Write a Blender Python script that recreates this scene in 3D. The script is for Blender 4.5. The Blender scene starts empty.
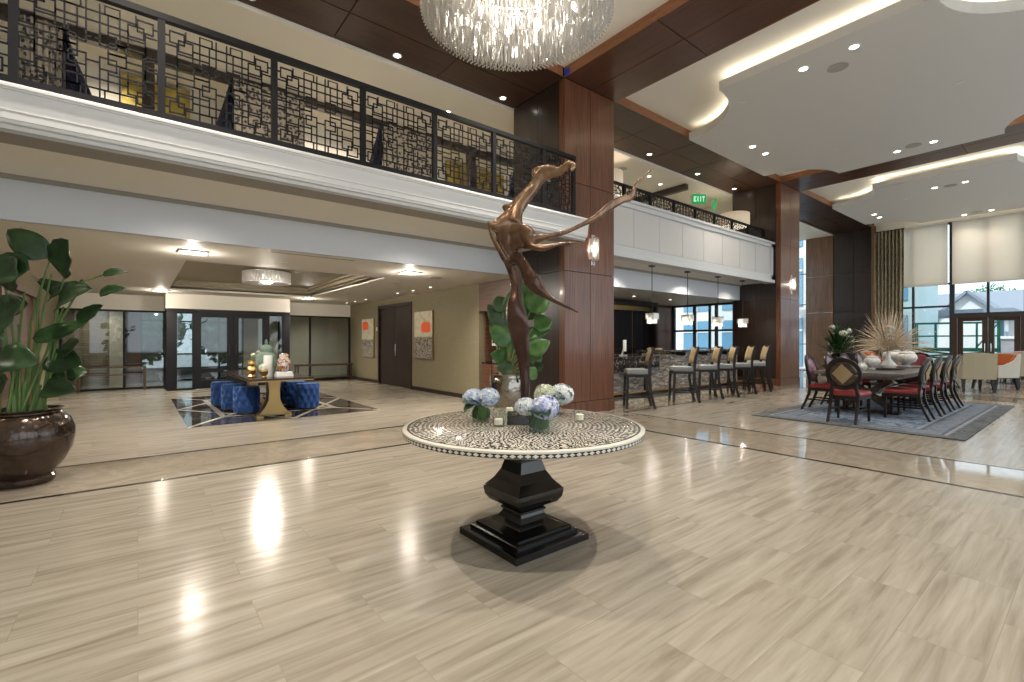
import bpy, math, random
from mathutils import Vector, Matrix
PI = math.pi
random.seed(7)
sc = bpy.context.scene
COL = sc.collection

# ------------------------------------------------------------------ camera
YAW = math.radians(51.6)
FWD = Vector((math.cos(YAW), math.sin(YAW), 0))
RGT = Vector((math.sin(YAW), -math.cos(YAW), 0))
cam_d = bpy.data.cameras.new('camera')
cam_d.sensor_width = 36
cam_d.lens = 36 * 472 / 1024
cam_d.clip_end = 300
cam = bpy.data.objects.new('camera', cam_d)
COL.objects.link(cam)
cam.location = (0, 0, 1.34)
cam.rotation_euler = (PI / 2, 0, YAW - PI / 2)
sc.camera = cam

# ------------------------------------------------------------------ world, exposure
sc.view_settings.view_transform = 'Standard'
sc.view_settings.look = 'None'
sc.view_settings.gamma = 1
sc.view_settings.use_curve_mapping = False
sc.view_settings.exposure = -0.65
w = bpy.data.worlds.new('world')
sc.world = w
w.use_nodes = True
bg = w.node_tree.nodes['Background']
bg.inputs[0].default_value = (0.84, 0.93, 1.0, 1)
bg.inputs[1].default_value = 3.0
sc.cycles.max_bounces = 9
sc.cycles.diffuse_bounces = 4
sc.cycles.glossy_bounces = 4
sc.cycles.transparent_max_bounces = 16
sc.cycles.sample_clamp_indirect = 4
sc.cycles.caustics_reflective = False
sc.cycles.caustics_refractive = False

WARM = (1.0, 0.90, 0.77)
def area(name, loc, size, energy, col=WARM, rot=(0, 0, 0), sizey=None):
    l = bpy.data.lights.new(name, 'AREA')
    l.energy = energy; l.color = col
    l.shape = 'RECTANGLE'; l.size = size; l.size_y = sizey or size
    o = bpy.data.objects.new(name, l); COL.objects.link(o)
    o.location = loc; o.rotation_euler = rot
    return o
def point(name, loc, energy, col=WARM, r=0.05):
    l = bpy.data.lights.new(name, 'POINT')
    l.energy = energy; l.color = col; l.shadow_soft_size = r
    o = bpy.data.objects.new(name, l); COL.objects.link(o); o.location = loc
    return o
def spot(name, loc, energy, ang=110, blend=0.9, col=WARM, r=0.045, rot=(0, 0, 0)):
    l = bpy.data.lights.new(name, 'SPOT')
    l.energy = energy; l.color = col; l.shadow_soft_size = r
    l.spot_size = math.radians(ang); l.spot_blend = blend
    o = bpy.data.objects.new(name, l); COL.objects.link(o)
    o.location = loc; o.rotation_euler = rot
    return o
sun_d = bpy.data.lights.new('sun', 'SUN'); sun_d.energy = 5; sun_d.color = (1.0, 0.96, 0.9); sun_d.angle = 0.02
sun = bpy.data.objects.new('sun', sun_d); COL.objects.link(sun)
sun.rotation_euler = Vector((0.62, -0.18, -0.76)).to_track_quat('-Z', 'Y').to_euler()
# daylight arriving through the long window walls (behind the camera and at the far end)
E_SIDE_WIN = 260
_p = area('daylight_far_windows', (24.3, 1.0, 2.6), 5.2, 100, (1, 1, 1), (0, PI / 2, 0), 9.5)
_p.data.cycles.is_portal = True
area('daylight_side_windows', (9.5, -4.8, 2.8), 22, E_SIDE_WIN, (0.78, 0.89, 1.0), (PI / 2, 0, 0), 4.2)

# ------------------------------------------------------------------ materials
MATS = {}
def mat(name, col, rough=0.5, metal=0.0, spec=0.5, emit=None, es=0.0, coat=0.0):
    m = bpy.data.materials.new(name); m.use_nodes = True
    b = m.node_tree.nodes['Principled BSDF']
    b.inputs['Base Color'].default_value = (*col, 1)
    b.inputs['Roughness'].default_value = rough
    b.inputs['Metallic'].default_value = metal
    b.inputs['Specular IOR Level'].default_value = spec
    b.inputs['Coat Weight'].default_value = coat
    b.inputs['Coat Roughness'].default_value = 0.08
    if emit:
        b.inputs['Emission Color'].default_value = (*emit, 1)
        b.inputs['Emission Strength'].default_value = es
    MATS[name] = m
    return m
class N:
    """tiny node helper"""
    def __init__(s, m):
        s.m = m; s.t = m.node_tree; s.b = s.t.nodes['Principled BSDF']
    def n(s, typ, **kw):
        x = s.t.nodes.new(typ)
        for k, v in kw.items(): setattr(x, k, v)
        return x
    def l(s, a, b): s.t.links.new(a, b)
    def pos(s, obj=False):
        if obj: return s.n('ShaderNodeTexCoord').outputs['Object']
        return s.n('ShaderNodeNewGeometry').outputs['Position']
    def scale(s, v, sx, sy, sz, loc=(0, 0, 0), rz=0):
        mp = s.n('ShaderNodeMapping'); s.l(v, mp.inputs[0])
        mp.inputs['Scale'].default_value = (sx, sy, sz); mp.inputs['Location'].default_value = loc
        mp.inputs['Rotation'].default_value = (0, 0, rz)
        return mp.outputs[0]
    def noise(s, v, sc_=1, det=4, rough=0.55, dist=0):
        x = s.n('ShaderNodeTexNoise'); s.l(v, x.inputs['Vector'])
        x.inputs['Scale'].default_value = sc_; x.inputs['Detail'].default_value = det
        x.inputs['Roughness'].default_value = rough; x.inputs['Distortion'].default_value = dist
        return x.outputs['Fac']
    def ramp(s, f, stops, interp='LINEAR'):
        x = s.n('ShaderNodeValToRGB'); x.color_ramp.interpolation = interp
        e = x.color_ramp.elements
        while len(e) < len(stops): e.new(0.5)
        for el, (p, c) in zip(e, stops):
            el.position = p; el.color = (*c, 1) if len(c) == 3 else c
        s.l(f, x.inputs[0]); return x.outputs[0]
    def math(s, op, a, b=None, c=None):
        x = s.n('ShaderNodeMath', operation=op)
        for i, v in enumerate((a, b, c)):
            if v is None: continue
            if isinstance(v, (int, float)): x.inputs[i].default_value = v
            else: s.l(v, x.inputs[i])
        return x.outputs[0]
    def mix(s, f, a, b, blend='MIX'):
        x = s.n('ShaderNodeMix', data_type='RGBA', blend_type=blend)
        for i, v in ((0, f), (6, a), (7, b)):
            if isinstance(v, (int, float)): x.inputs[i].default_value = v
            elif isinstance(v, tuple): x.inputs[i].default_value = (*v, 1)
            else: s.l(v, x.inputs[i])
        return x.outputs[2]
    def sep(s, v):
        x = s.n('ShaderNodeSeparateXYZ'); s.l(v, x.inputs[0]); return x.outputs
    def comb(s, x_, y_, z_):
        x = s.n('ShaderNodeCombineXYZ')
        for i, v in enumerate((x_, y_, z_)):
            if isinstance(v, (int, float)): x.inputs[i].default_value = v
            else: s.l(v, x.inputs[i])
        return x.outputs[0]
    def col(s, c): s.l(c, s.b.inputs['Base Color'])
    def rough(s, c): s.l(c, s.b.inputs['Roughness'])
    def bump(s, h, st=0.3, d=0.01):
        x = s.n('ShaderNodeBump'); x.inputs['Strength'].default_value = st
        x.inputs['Distance'].default_value = d; s.l(h, x.inputs['Height'])
        s.l(x.outputs[0], s.b.inputs['Normal'])

def wood(name, dark, light, sc3=(30, 30, 1.2), rough=0.32, obj=False, coat=0.25):
    m = mat(name, light, rough, coat=coat); h = N(m)
    v = h.scale(h.pos(obj), *sc3)
    f = h.noise(v, 1.0, 6, 0.6, 0.4)
    v2 = h.scale(h.pos(obj), sc3[0] * 0.12, sc3[1] * 0.12, sc3[2] * 0.3)
    g = h.noise(v2, 1.0, 2)
    mid = tuple((a + b) / 2 for a, b in zip(dark, light))
    c = h.ramp(f, [(0.3, dark), (0.5, mid), (0.72, light)])
    c = h.mix(0.5, c, h.ramp(g, [(0.3, (0.62, 0.62, 0.62)), (0.7, (1, 1, 1))]), 'MULTIPLY')
    h.col(c)
    return m
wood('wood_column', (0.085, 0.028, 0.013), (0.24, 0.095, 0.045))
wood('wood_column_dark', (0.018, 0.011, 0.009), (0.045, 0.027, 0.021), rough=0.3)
wood('wood_soffit_x', (0.024, 0.011, 0.007), (0.075, 0.034, 0.02), (1.2, 30, 30), rough=0.42, coat=0.0)
MATS['wood_soffit_x'].node_tree.nodes['Principled BSDF'].inputs['Specular IOR Level'].default_value = 0.3
wood('wood_soffit_y', (0.045, 0.016, 0.009), (0.125, 0.046, 0.022), (30, 1.2, 30), rough=0.35, coat=0.05)
wood('wood_edge', (0.20, 0.075, 0.03), (0.36, 0.15, 0.06), (6, 6, 60))
wood('wood_cabinet', (0.07, 0.028, 0.016), (0.19, 0.085, 0.05), (2, 2, 30), rough=0.35)
wood('wood_end_wall', (0.10, 0.045, 0.02), (0.27, 0.13, 0.065))
wood('wood_door', (0.016, 0.009, 0.007), (0.04, 0.022, 0.016), rough=0.55, coat=0.0)
wood('wood_black', (0.010, 0.007, 0.006), (0.022, 0.015, 0.012), (12, 12, 12), rough=0.42, obj=True, coat=0.0)
MATS['wood_black'].node_tree.nodes['Principled BSDF'].inputs['Specular IOR Level'].default_value = 0.35
mat('lacquer_black', (0.006, 0.005, 0.005), 0.16, spec=0.55)
wood('wood_table_grey', (0.10, 0.09, 0.085), (0.21, 0.19, 0.175), (2, 30, 30), rough=0.35, obj=True)
wood('wood_table_dark', (0.03, 0.018, 0.013), (0.08, 0.05, 0.04), (2, 20, 20), rough=0.15, obj=True)

mat('paint_white', (0.80, 0.79, 0.76), 0.5)
mat('paint_trim', (0.68, 0.68, 0.68), 0.4)
mat('paint_daylit_white', (0.62, 0.645, 0.69), 0.5)  # white paint with the windows' blue daylight mixed into its colour
mat('paint_cream', (0.82, 0.77, 0.66), 0.6)
mat('paint_cream_ceiling', (0.90, 0.86, 0.77), 0.6)
mat('paint_grey', (0.66, 0.64, 0.61), 0.6)
mat('paint_taupe', (0.30, 0.26, 0.18), 0.6)
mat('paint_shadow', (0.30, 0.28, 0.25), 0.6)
mat('dark_metal', (0.035, 0.034, 0.035), 0.4, 0.6)
mat('rail_metal', (0.016, 0.016, 0.018), 0.5, 0.0, spec=0.12)
mat('frame_dark', (0.012, 0.012, 0.014), 0.45, 0.0, spec=0.2)
mat('door_brown', (0.05, 0.03, 0.022), 0.35)
mat('window_frame', (0.035, 0.045, 0.055), 0.4, 0.3)
mat('chrome', (0.75, 0.75, 0.75), 0.12, 1.0)
mat('brass', (0.62, 0.42, 0.16), 0.22, 1.0)
mat('brass_dull', (0.40, 0.27, 0.11), 0.35, 0.9)
mat('black_gloss', (0.008, 0.008, 0.008), 0.12, coat=0.5)
mat('black_line', (0.018, 0.016, 0.015), 0.15)
mat('ceramic_white', (0.72, 0.71, 0.67), 0.25, coat=0.4)
mat('candle_wax', (0.85, 0.78, 0.62), 0.5)
mat('lamp_white', (1, 1, 1), 0.5, emit=(1.0, 0.93, 0.8), es=18)
mat('lamp_warm', (1, 0.9, 0.75), 0.5, emit=(1.0, 0.92, 0.78), es=6)
mat('lamp_bright', (1, 1, 1), 0.5, emit=(1.0, 0.9, 0.72), es=45)
mat('cove_glow', (1, 1, 1), 0.5, emit=(1.0, 0.90, 0.72), es=11)
mat('vent_grey', (0.40, 0.38, 0.35), 0.6)
mat('velvet_blue', (0.016, 0.055, 0.19), 0.75, spec=0.3)
MATS['velvet_blue'].node_tree.nodes['Principled BSDF'].inputs['Sheen Weight'].default_value = 0.7
MATS['velvet_blue'].node_tree.nodes['Principled BSDF'].inputs['Sheen Tint'].default_value = (0.25, 0.45, 0.9, 1)
mat('leather_red', (0.26, 0.018, 0.02), 0.28, coat=0.5)
mat('leather_plum', (0.15, 0.02, 0.035), 0.32, coat=0.3)
mat('fabric_gold', (0.36, 0.27, 0.14), 0.8)
mat('fabric_beige', (0.42, 0.37, 0.26), 0.85)
mat('fabric_pale', (0.60, 0.57, 0.48), 0.85)
mat('fabric_orange', (0.55, 0.15, 0.04), 0.8)
mat('fabric_grey', (0.22, 0.235, 0.24), 0.75)
mat('fabric_navy', (0.008, 0.010, 0.03), 0.8)
mat('vinyl_dark', (0.06, 0.055, 0.05), 0.5)
mat('drum_shade', (0.75, 0.62, 0.45), 0.8, emit=(1.0, 0.8, 0.55), es=0.5)
mat('stem_green', (0.07, 0.15, 0.04), 0.5)
mat('stem_pale', (0.12, 0.21, 0.06), 0.5)
mat('soil', (0.03, 0.02, 0.015), 0.9)
mat('exit_green', (0.0, 0.3, 0.08), 0.5, emit=(0.03, 0.45, 0.14), es=0.6)
mat('exit_white', (0.8, 1, 0.9), 0.5, emit=(0.6, 1.0, 0.7), es=1.3)
mat('blue_tape', (0.02, 0.05, 0.5), 0.6)
mat('screen_dark', (0.01, 0.01, 0.012), 0.1)
mat('plastic_white', (0.7, 0.7, 0.68), 0.4)
mat('steel', (0.5, 0.5, 0.5), 0.3, 0.9)
mat('lift_green', (0.0, 0.20, 0.11), 0.5)
mat('ext_wall', (0.80, 0.80, 0.80), 0.8)
mat('ext_roof', (0.25, 0.28, 0.33), 0.8)
mat('ext_ground', (0.42, 0.42, 0.42), 0.9)
mat('ext_teal', (0.18, 0.32, 0.38), 0.3)
mat('ext_glass_blue', (0.16, 0.34, 0.50), 0.15, spec=0.8)
mat('ext_stone', (0.33, 0.31, 0.33), 0.9)
mat('paper_white', (0.85, 0.85, 0.82), 0.6)
mat('skin_orange', (0.30, 0.07, 0.015), 0.15, coat=0.8)

# floor travertine
m = mat('travertine', (0.5, 0.45, 0.37), 0.16, spec=0.45); h = N(m)
p = h.pos()
br = h.n('ShaderNodeTexBrick'); h.l(p, br.inputs['Vector'])
br.offset = 0.5; br.inputs['Scale'].default_value = 1.0
br.inputs['Brick Width'].default_value = 0.92; br.inputs['Row Height'].default_value = 0.305
br.inputs['Mortar Size'].default_value = 0.002; br.inputs['Mortar Smooth'].default_value = 0.3
br.inputs['Color1'].default_value = (0.35, 0.35, 0.35, 1); br.inputs['Color2'].default_value = (0.65, 0.65, 0.65, 1)
sv = h.sep(p)
sh = h.sep(br.outputs['Color'])[0]
vx = h.comb(h.math('MULTIPLY_ADD', sv[0], 1.1, h.math('MULTIPLY', sh, 37)), h.math('MULTIPLY_ADD', sv[1], 16, h.math('MULTIPLY', sh, 90)), 0.0)
f1 = h.noise(vx, 1.0, 5, 0.6, 0.5)
c = h.ramp(f1, [(0.26, (0.235, 0.20, 0.155)), (0.48, (0.355, 0.318, 0.26)), (0.70, (0.45, 0.41, 0.345))])
c = h.mix(0.55, c, h.ramp(sh, [(0.3, (0.86, 0.84, 0.82)), (0.7, (1, 1, 1))]), 'MULTIPLY')
c = h.mix(h.math('MULTIPLY', br.outputs['Fac'], 0.35), c, (0.22, 0.18, 0.14))
h.col(c)
h.rough(h.math('MULTIPLY_ADD', h.noise(h.scale(p, 3, 12, 1), 1, 3), 0.12, 0.135))

m = mat('marble_band', (0.35, 0.29, 0.21), 0.05, spec=0.6); h = N(m)
f1 = h.noise(h.scale(h.pos(), 0.9, 1.3, 1, rz=0.6), 1.6, 6, 0.6, 2.2)
h.col(h.ramp(f1, [(0.3, (0.28, 0.24, 0.185)), (0.47, (0.33, 0.285, 0.225)), (0.52, (0.38, 0.335, 0.27)), (0.6, (0.32, 0.275, 0.215)), (0.8, (0.37, 0.32, 0.26))]))

# dark marble inlay with pale strips in the lobby
m = mat('inlay_marble', (0.03, 0.025, 0.02), 0.05, spec=0.6); h = N(m)
p = h.sep(h.pos())
cx, cy, hx, hy = 2.15, 11.2, 1.55, 2.4
u = h.math('DIVIDE', h.math('SUBTRACT', p[0], cx), hx); v = h.math('DIVIDE', h.math('SUBTRACT', p[1], cy), hy)
au = h.math('ABSOLUTE', u); av = h.math('ABSOLUTE', v)
d1 = h.math('ABSOLUTE', h.math('SUBTRACT', h.math('ADD', au, av), 1.0))
d2 = h.math('ABSOLUTE', h.math('SUBTRACT', au, av))
d3 = h.math('ABSOLUTE', h.math('SUBTRACT', h.math('MAXIMUM', au, av), 0.62))
line = h.math('LESS_THAN', h.math('MINIMUM', h.math('MINIMUM', d1, d2), d3), 0.03)
vein = h.ramp(h.noise(h.pos(), 2.2, 6, 0.65, 1.5), [(0.3, (0.018, 0.013, 0.012)), (0.52, (0.05, 0.04, 0.035)), (0.56, (0.22, 0.19, 0.17)), (0.6, (0.035, 0.028, 0.025)), (1, (0.02, 0.016, 0.015))])
h.col(h.mix(line, vein, (0.55, 0.50, 0.41)))

# olive linen wall paper
m = mat('wall_linen', (0.22, 0.19, 0.115), 0.75); h = N(m)
f = h.noise(h.scale(h.pos(), 90, 90, 3), 1, 3); g = h.noise(h.scale(h.pos(), 3, 3, 120), 1, 3)
h.col(h.mix(0.5, h.ramp(f, [(0.3, (0.19, 0.165, 0.10)), (0.7, (0.25, 0.215, 0.135))]), h.ramp(g, [(0.3, (0.18, 0.155, 0.095)), (0.7, (0.26, 0.225, 0.14))])))

# black and bone inlay table top
m = mat('bone_inlay_top', (0.7, 0.68, 0.6), 0.22, coat=0.3); h = N(m)
p = h.sep(h.pos(True))
r = h.math('SQRT', h.math('ADD', h.math('MULTIPLY', p[0], p[0]), h.math('MULTIPLY', p[1], p[1])))
th = h.math('DIVIDE', h.math('ARCTAN2', p[1], p[0]), 2 * PI)
nz = h.noise(h.pos(True), 7, 3, 0.6)
v = h.math('MULTIPLY', h.math('ADD', r, h.math('MULTIPLY', nz, 0.03)), 33.0)
row = h.math('FLOOR', v)
fv = h.math('SUBTRACT', v, row)
# cells per ring follow the radius so every petal keeps its size
band = h.math('ADD', h.math('FLOOR', h.math('MULTIPLY', r, 5.0)), 1.0)
u = h.math('ADD', h.math('MULTIPLY', h.math('ADD', th, h.math('MULTIPLY', nz, 0.06)), h.math('MULTIPLY', band, 38.0)), h.math('MULTIPLY', row, 0.5))
fu = h.math('FRACT', u)
a = h.math('ABSOLUTE', h.math('SUBTRACT', fu, 0.5)); b_ = h.math('ABSOLUTE', h.math('SUBTRACT', fv, 0.5))
dia = h.math('ADD', h.math('MULTIPLY', a, 1.25), h.math('MULTIPLY', b_, 0.75))
wht = h.math('LESS_THAN', h.math('ADD', dia, h.math('MULTIPLY_ADD', h.noise(h.pos(True), 60, 2), 0.3, -0.15)), 0.455)
edge = h.math('GREATER_THAN', r, 0.780)
ring = h.math('LESS_THAN', h.math('ABSOLUTE', h.math('SUBTRACT', r, 0.773)), 0.005)
c = h.mix(wht, (0.03, 0.028, 0.03), (0.66, 0.62, 0.52))
c = h.mix(edge, c, (0.70, 0.68, 0.60))
c = h.mix(ring, c, (0.03, 0.028, 0.03))
h.col(c)
# rim with a row of diamonds
m = mat('bone_inlay_rim', (0.7, 0.68, 0.6), 0.25, coat=0.3); h = N(m)
p = h.sep(h.pos(True))
th = h.math('DIVIDE', h.math('ARCTAN2', p[1], p[0]), 2 * PI)
fu = h.math('FRACT', h.math('MULTIPLY', th, 128.0))
zz = h.math('DIVIDE', h.math('SUBTRACT', p[2], 0.742), 0.018)
a = h.math('ABSOLUTE', h.math('SUBTRACT', fu, 0.5)); b_ = h.math('ABSOLUTE', zz)
wht = h.math('LESS_THAN', h.math('ADD', a, h.math('MULTIPLY', b_, 0.75)), 0.44)
outb = h.math('GREATER_THAN', b_, 0.62)
c = h.mix(wht, (0.02, 0.022, 0.035), (0.66, 0.63, 0.56))
c = h.mix(outb, c, (0.70, 0.68, 0.60))
h.col(c)

# hammered bronze / glazed pot
m = mat('pot_bronze', (0.10, 0.06, 0.04), 0.14, 0.55, coat=0.7); h = N(m)
f = h.noise(h.pos(True), 14, 4, 0.6)
vo = h.n('ShaderNodeTexVoronoi'); h.l(h.pos(True), vo.inputs['Vector']); vo.inputs['Scale'].default_value = 34
h.col(h.ramp(f, [(0.3, (0.02, 0.012, 0.009)), (0.7, (0.085, 0.048, 0.03))]))
h.bump(vo.outputs['Distance'], 0.35, 0.01)
m = mat('pot_mirror', (0.30, 0.27, 0.23), 0.08, 1.0); h = N(m)
h.bump(h.noise(h.pos(True), 9, 3), 0.5, 0.02)
# sculpture
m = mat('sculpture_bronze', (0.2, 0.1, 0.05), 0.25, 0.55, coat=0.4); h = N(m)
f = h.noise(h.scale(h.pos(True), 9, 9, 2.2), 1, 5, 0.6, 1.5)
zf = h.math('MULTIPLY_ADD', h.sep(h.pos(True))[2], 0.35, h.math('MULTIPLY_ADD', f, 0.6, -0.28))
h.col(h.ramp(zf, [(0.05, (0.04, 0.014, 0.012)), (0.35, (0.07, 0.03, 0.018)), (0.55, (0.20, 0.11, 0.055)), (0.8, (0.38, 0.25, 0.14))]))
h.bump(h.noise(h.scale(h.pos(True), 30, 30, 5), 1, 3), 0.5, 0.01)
# leaves
def leafmat(name, dark, light, rough=0.35):
    m = mat(name, light, rough, spec=0.5); h = N(m)
    h.col(h.ramp(h.noise(h.pos(True), 9, 3), [(0.3, dark), (0.7, light)]))
leafmat('leaf_dark', (0.012, 0.035, 0.012), (0.035, 0.085, 0.025))
leafmat('leaf_mid', (0.03, 0.09, 0.02), (0.07, 0.17, 0.04))
leafmat('leaf_pale', (0.10, 0.16, 0.06), (0.22, 0.30, 0.13))
leafmat('tree_green', (0.02, 0.10, 0.05), (0.12, 0.32, 0.16), 0.8)
def bloommat(name, a, b_, c):
    m = mat(name, a, 0.7, spec=0.2); h = N(m)
    h.col(h.ramp(h.noise(h.pos(True), 26, 2, 0.5), [(0.33, a), (0.5, b_), (0.66, c)]))
bloommat('bloom_blue', (0.38, 0.47, 0.68), (0.62, 0.70, 0.84), (0.88, 0.91, 0.93))
bloommat('bloom_lilac', (0.32, 0.36, 0.66), (0.56, 0.61, 0.84), (0.84, 0.86, 0.94))
bloommat('bloom_white', (0.45, 0.52, 0.62), (0.75, 0.80, 0.82), (0.9, 0.92, 0.88))
bloommat('bloom_green', (0.42, 0.50, 0.30), (0.68, 0.72, 0.55), (0.85, 0.86, 0.75))
bloommat('bloom_cream', (0.6, 0.62, 0.45), (0.8, 0.8, 0.68), (0.9, 0.9, 0.82))
bloommat('grass_dry', (0.40, 0.31, 0.21), (0.60, 0.49, 0.36), (0.75, 0.65, 0.52))
mat('bronze_dark', (0.10, 0.06, 0.035), 0.35, 0.7)
# rug
m = mat('rug_pattern', (0.2, 0.22, 0.25), 0.95, spec=0.1); h = N(m)
p = h.sep(h.pos(True))
bx = h.math('SUBTRACT', 2.7, h.math('ABSOLUTE', p[0])); by = h.math('SUBTRACT', 1.4, h.math('ABSOLUTE', p[1]))
d = h.math('MINIMUM', bx, by)
vo = h.n('ShaderNodeTexVoronoi'); h.l(h.pos(True), vo.inputs['Vector']); vo.inputs['Scale'].default_value = 7
f = h.noise(h.pos(True), 6, 5, 0.7, 1.5)
field = h.ramp(f, [(0.35, (0.03, 0.06, 0.13)), (0.47, (0.12, 0.17, 0.26)), (0.55, (0.30, 0.33, 0.37)), (0.7, (0.07, 0.12, 0.22))])
field = h.mix(h.math('LESS_THAN', vo.outputs['Distance'], 0.16), field, (0.30, 0.32, 0.34))
bord = h.ramp(h.math('DIVIDE', d, 0.8), [(0.0, (0.09, 0.085, 0.065)), (0.22, (0.11, 0.10, 0.08)), (0.26, (0.30, 0.31, 0.31)), (0.32, (0.05, 0.06, 0.09)), (0.36, (0.17, 0.19, 0.22)), (0.60, (0.16, 0.18, 0.21)), (0.66, (0.06, 0.08, 0.11)), (0.72, (0.28, 0.29, 0.29)), (0.78, (0.12, 0.13, 0.16))], 'CONSTANT')
inb = h.math('LESS_THAN', d, 0.62)
c = h.mix(inb, field, h.mix(0.35, bord, field))
h.col(c)
# drapes
m = mat('drape_pattern', (0.2, 0.17, 0.13), 0.85); h = N(m)
vo = h.n('ShaderNodeTexVoronoi'); h.l(h.pos(), vo.inputs['Vector']); vo.inputs['Scale'].default_value = 15
f = h.noise(h.pos(), 24, 4, 0.7, 1.0)
h.col(h.ramp(h.math('ADD', h.math('MULTIPLY', f, 0.6), h.math('MULTIPLY', vo.outputs['Distance'], 0.5)), [(0.40, (0.03, 0.028, 0.04)), (0.48, (0.14, 0.12, 0.11)), (0.56, (0.50, 0.43, 0.34))]))
m = mat('curtain_gold', (0.26, 0.21, 0.13), 0.7); h = N(m)
h.col(h.ramp(h.noise(h.scale(h.pos(), 14, 14, 5), 1, 4, 0.7, 1.5), [(0.35, (0.13, 0.10, 0.06)), (0.5, (0.27, 0.22, 0.14)), (0.65, (0.42, 0.37, 0.26))]))
m = mat('gold_canvas', (0.45, 0.34, 0.06), 0.5, 0.2); h = N(m)
h.col(h.ramp(h.noise(h.scale(h.pos(), 5, 5, 9), 1, 5, 0.7, 0.6), [(0.3, (0.20, 0.13, 0.015)), (0.5, (0.46, 0.34, 0.06)), (0.7, (0.62, 0.50, 0.14))]))
# bar tile mosaic
m = mat('mosaic_stone', (0.4, 0.35, 0.3), 0.3); h = N(m)
p = h.sep(h.pos())
bv = h.comb(h.math('ADD', p[0], p[1]), p[2], 0.0)
br = h.n('ShaderNodeTexBrick'); h.l(bv, br.inputs['Vector']); br.offset = 0.37
br.inputs['Scale'].default_value = 1; br.inputs['Brick Width'].default_value = 0.11; br.inputs['Row Height'].default_value = 0.035
br.inputs['Mortar Size'].default_value = 0.0015
br.inputs['Color1'].default_value = (0, 0, 0, 1); br.inputs['Color2'].default_value = (1, 1, 1, 1)
cc = h.ramp(h.sep(br.outputs['Color'])[0], [(0.0, (0.16, 0.12, 0.09)), (0.25, (0.36, 0.30, 0.23)), (0.5, (0.52, 0.46, 0.37)), (0.7, (0.78, 0.75, 0.68)), (0.88, (0.24, 0.25, 0.30))])
h.col(h.mix(br.outputs['Fac'], cc, (0.12, 0.11, 0.1)))
m = mat('marble_black', (0.02, 0.02, 0.02), 0.1, coat=0.4); h = N(m)
h.col(h.ramp(h.noise(h.pos(), 7, 6, 0.7, 2), [(0.4, (0.008, 0.008, 0.009)), (0.55, (0.03, 0.028, 0.026)), (0.6, (0.32, 0.28, 0.24)), (0.64, (0.02, 0.02, 0.02))]))
m = mat('brick_beige', (0.3, 0.25, 0.17), 0.8); h = N(m)
p = h.sep(h.pos()); br = h.n('ShaderNodeTexBrick'); h.l(h.comb(h.math('ADD', p[0], p[1]), p[2], 0.0), br.inputs['Vector'])
br.inputs['Scale'].default_value = 1; br.inputs['Brick Width'].default_value = 0.24; br.inputs['Row Height'].default_value = 0.075
br.inputs['Mortar Size'].default_value = 0.008
br.inputs['Color1'].default_value = (0.33, 0.27, 0.18, 1); br.inputs['Color2'].default_value = (0.22, 0.17, 0.11, 1); br.inputs['Mortar'].default_value = (0.12, 0.10, 0.08, 1)
h.col(br.outputs['Color'])
# roller blind: translucent cloth
m = bpy.data.materials.new('blind_cloth'); m.use_nodes = True; t = m.node_tree; t.nodes.clear()
o_ = t.nodes.new('ShaderNodeOutputMaterial'); mx = t.nodes.new('ShaderNodeMixShader'); mx.inputs[0].default_value = 0.75
df = t.nodes.new('ShaderNodeBsdfDiffuse'); df.inputs[0].default_value = (0.82, 0.76, 0.66, 1)
tl = t.nodes.new('ShaderNodeBsdfTranslucent'); tl.inputs[0].default_value = (1.0, 0.87, 0.74, 1)
mx2 = t.nodes.new('ShaderNodeMixShader'); mx2.inputs[0].default_value = 0.07
tp = t.nodes.new('ShaderNodeBsdfTransparent')
t.links.new(df.outputs[0], mx.inputs[1]); t.links.new(tl.outputs[0], mx.inputs[2])
t.links.new(mx.outputs[0], mx2.inputs[1]); t.links.new(tp.outputs[0], mx2.inputs[2]); t.links.new(mx2.outputs[0], o_.inputs[0])
MATS['blind_cloth'] = m
def glass(name, tint, refl=0.12, rough=0.02):
    m = bpy.data.materials.new(name); m.use_nodes = True; t = m.node_tree; t.nodes.clear()
    o_ = t.nodes.new('ShaderNodeOutputMaterial'); mx = t.nodes.new('ShaderNodeMixShader')
    fr = t.nodes.new('ShaderNodeLayerWeight'); fr.inputs[0].default_value = 0.5
    pw = t.nodes.new('ShaderNodeMath'); pw.operation = 'POWER'; pw.inputs[1].default_value = 5.0; t.links.new(fr.outputs['Facing'], pw.inputs[0])
    mt = t.nodes.new('ShaderNodeMath'); mt.operation = 'MULTIPLY_ADD'; mt.inputs[1].default_value = 0.5; mt.inputs[2].default_value = refl * 0.6
    t.links.new(pw.outputs[0], mt.inputs[0]); t.links.new(mt.outputs[0], mx.inputs[0])
    tp = t.nodes.new('ShaderNodeBsdfTransparent'); tp.inputs[0].default_value = (*tint, 1)
    gl = t.nodes.new('ShaderNodeBsdfGlossy'); gl.inputs['Roughness'].default_value = rough
    t.links.new(tp.outputs[0], mx.inputs[1]); t.links.new(gl.outputs[0], mx.inputs[2]); t.links.new(mx.outputs[0], o_.inputs[0])
    MATS[name] = m
glass('glass_window', (0.93, 0.97, 0.985), 0.06)
glass('glass_lobby', (0.62, 0.66, 0.66), 0.12)
glass('glass_clear', (0.97, 0.985, 0.98), 0.03)
glass('glass_teal', (0.45, 0.75, 0.78), 0.10)
glass('glass_dark', (0.12, 0.12, 0.13), 0.25)
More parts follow.
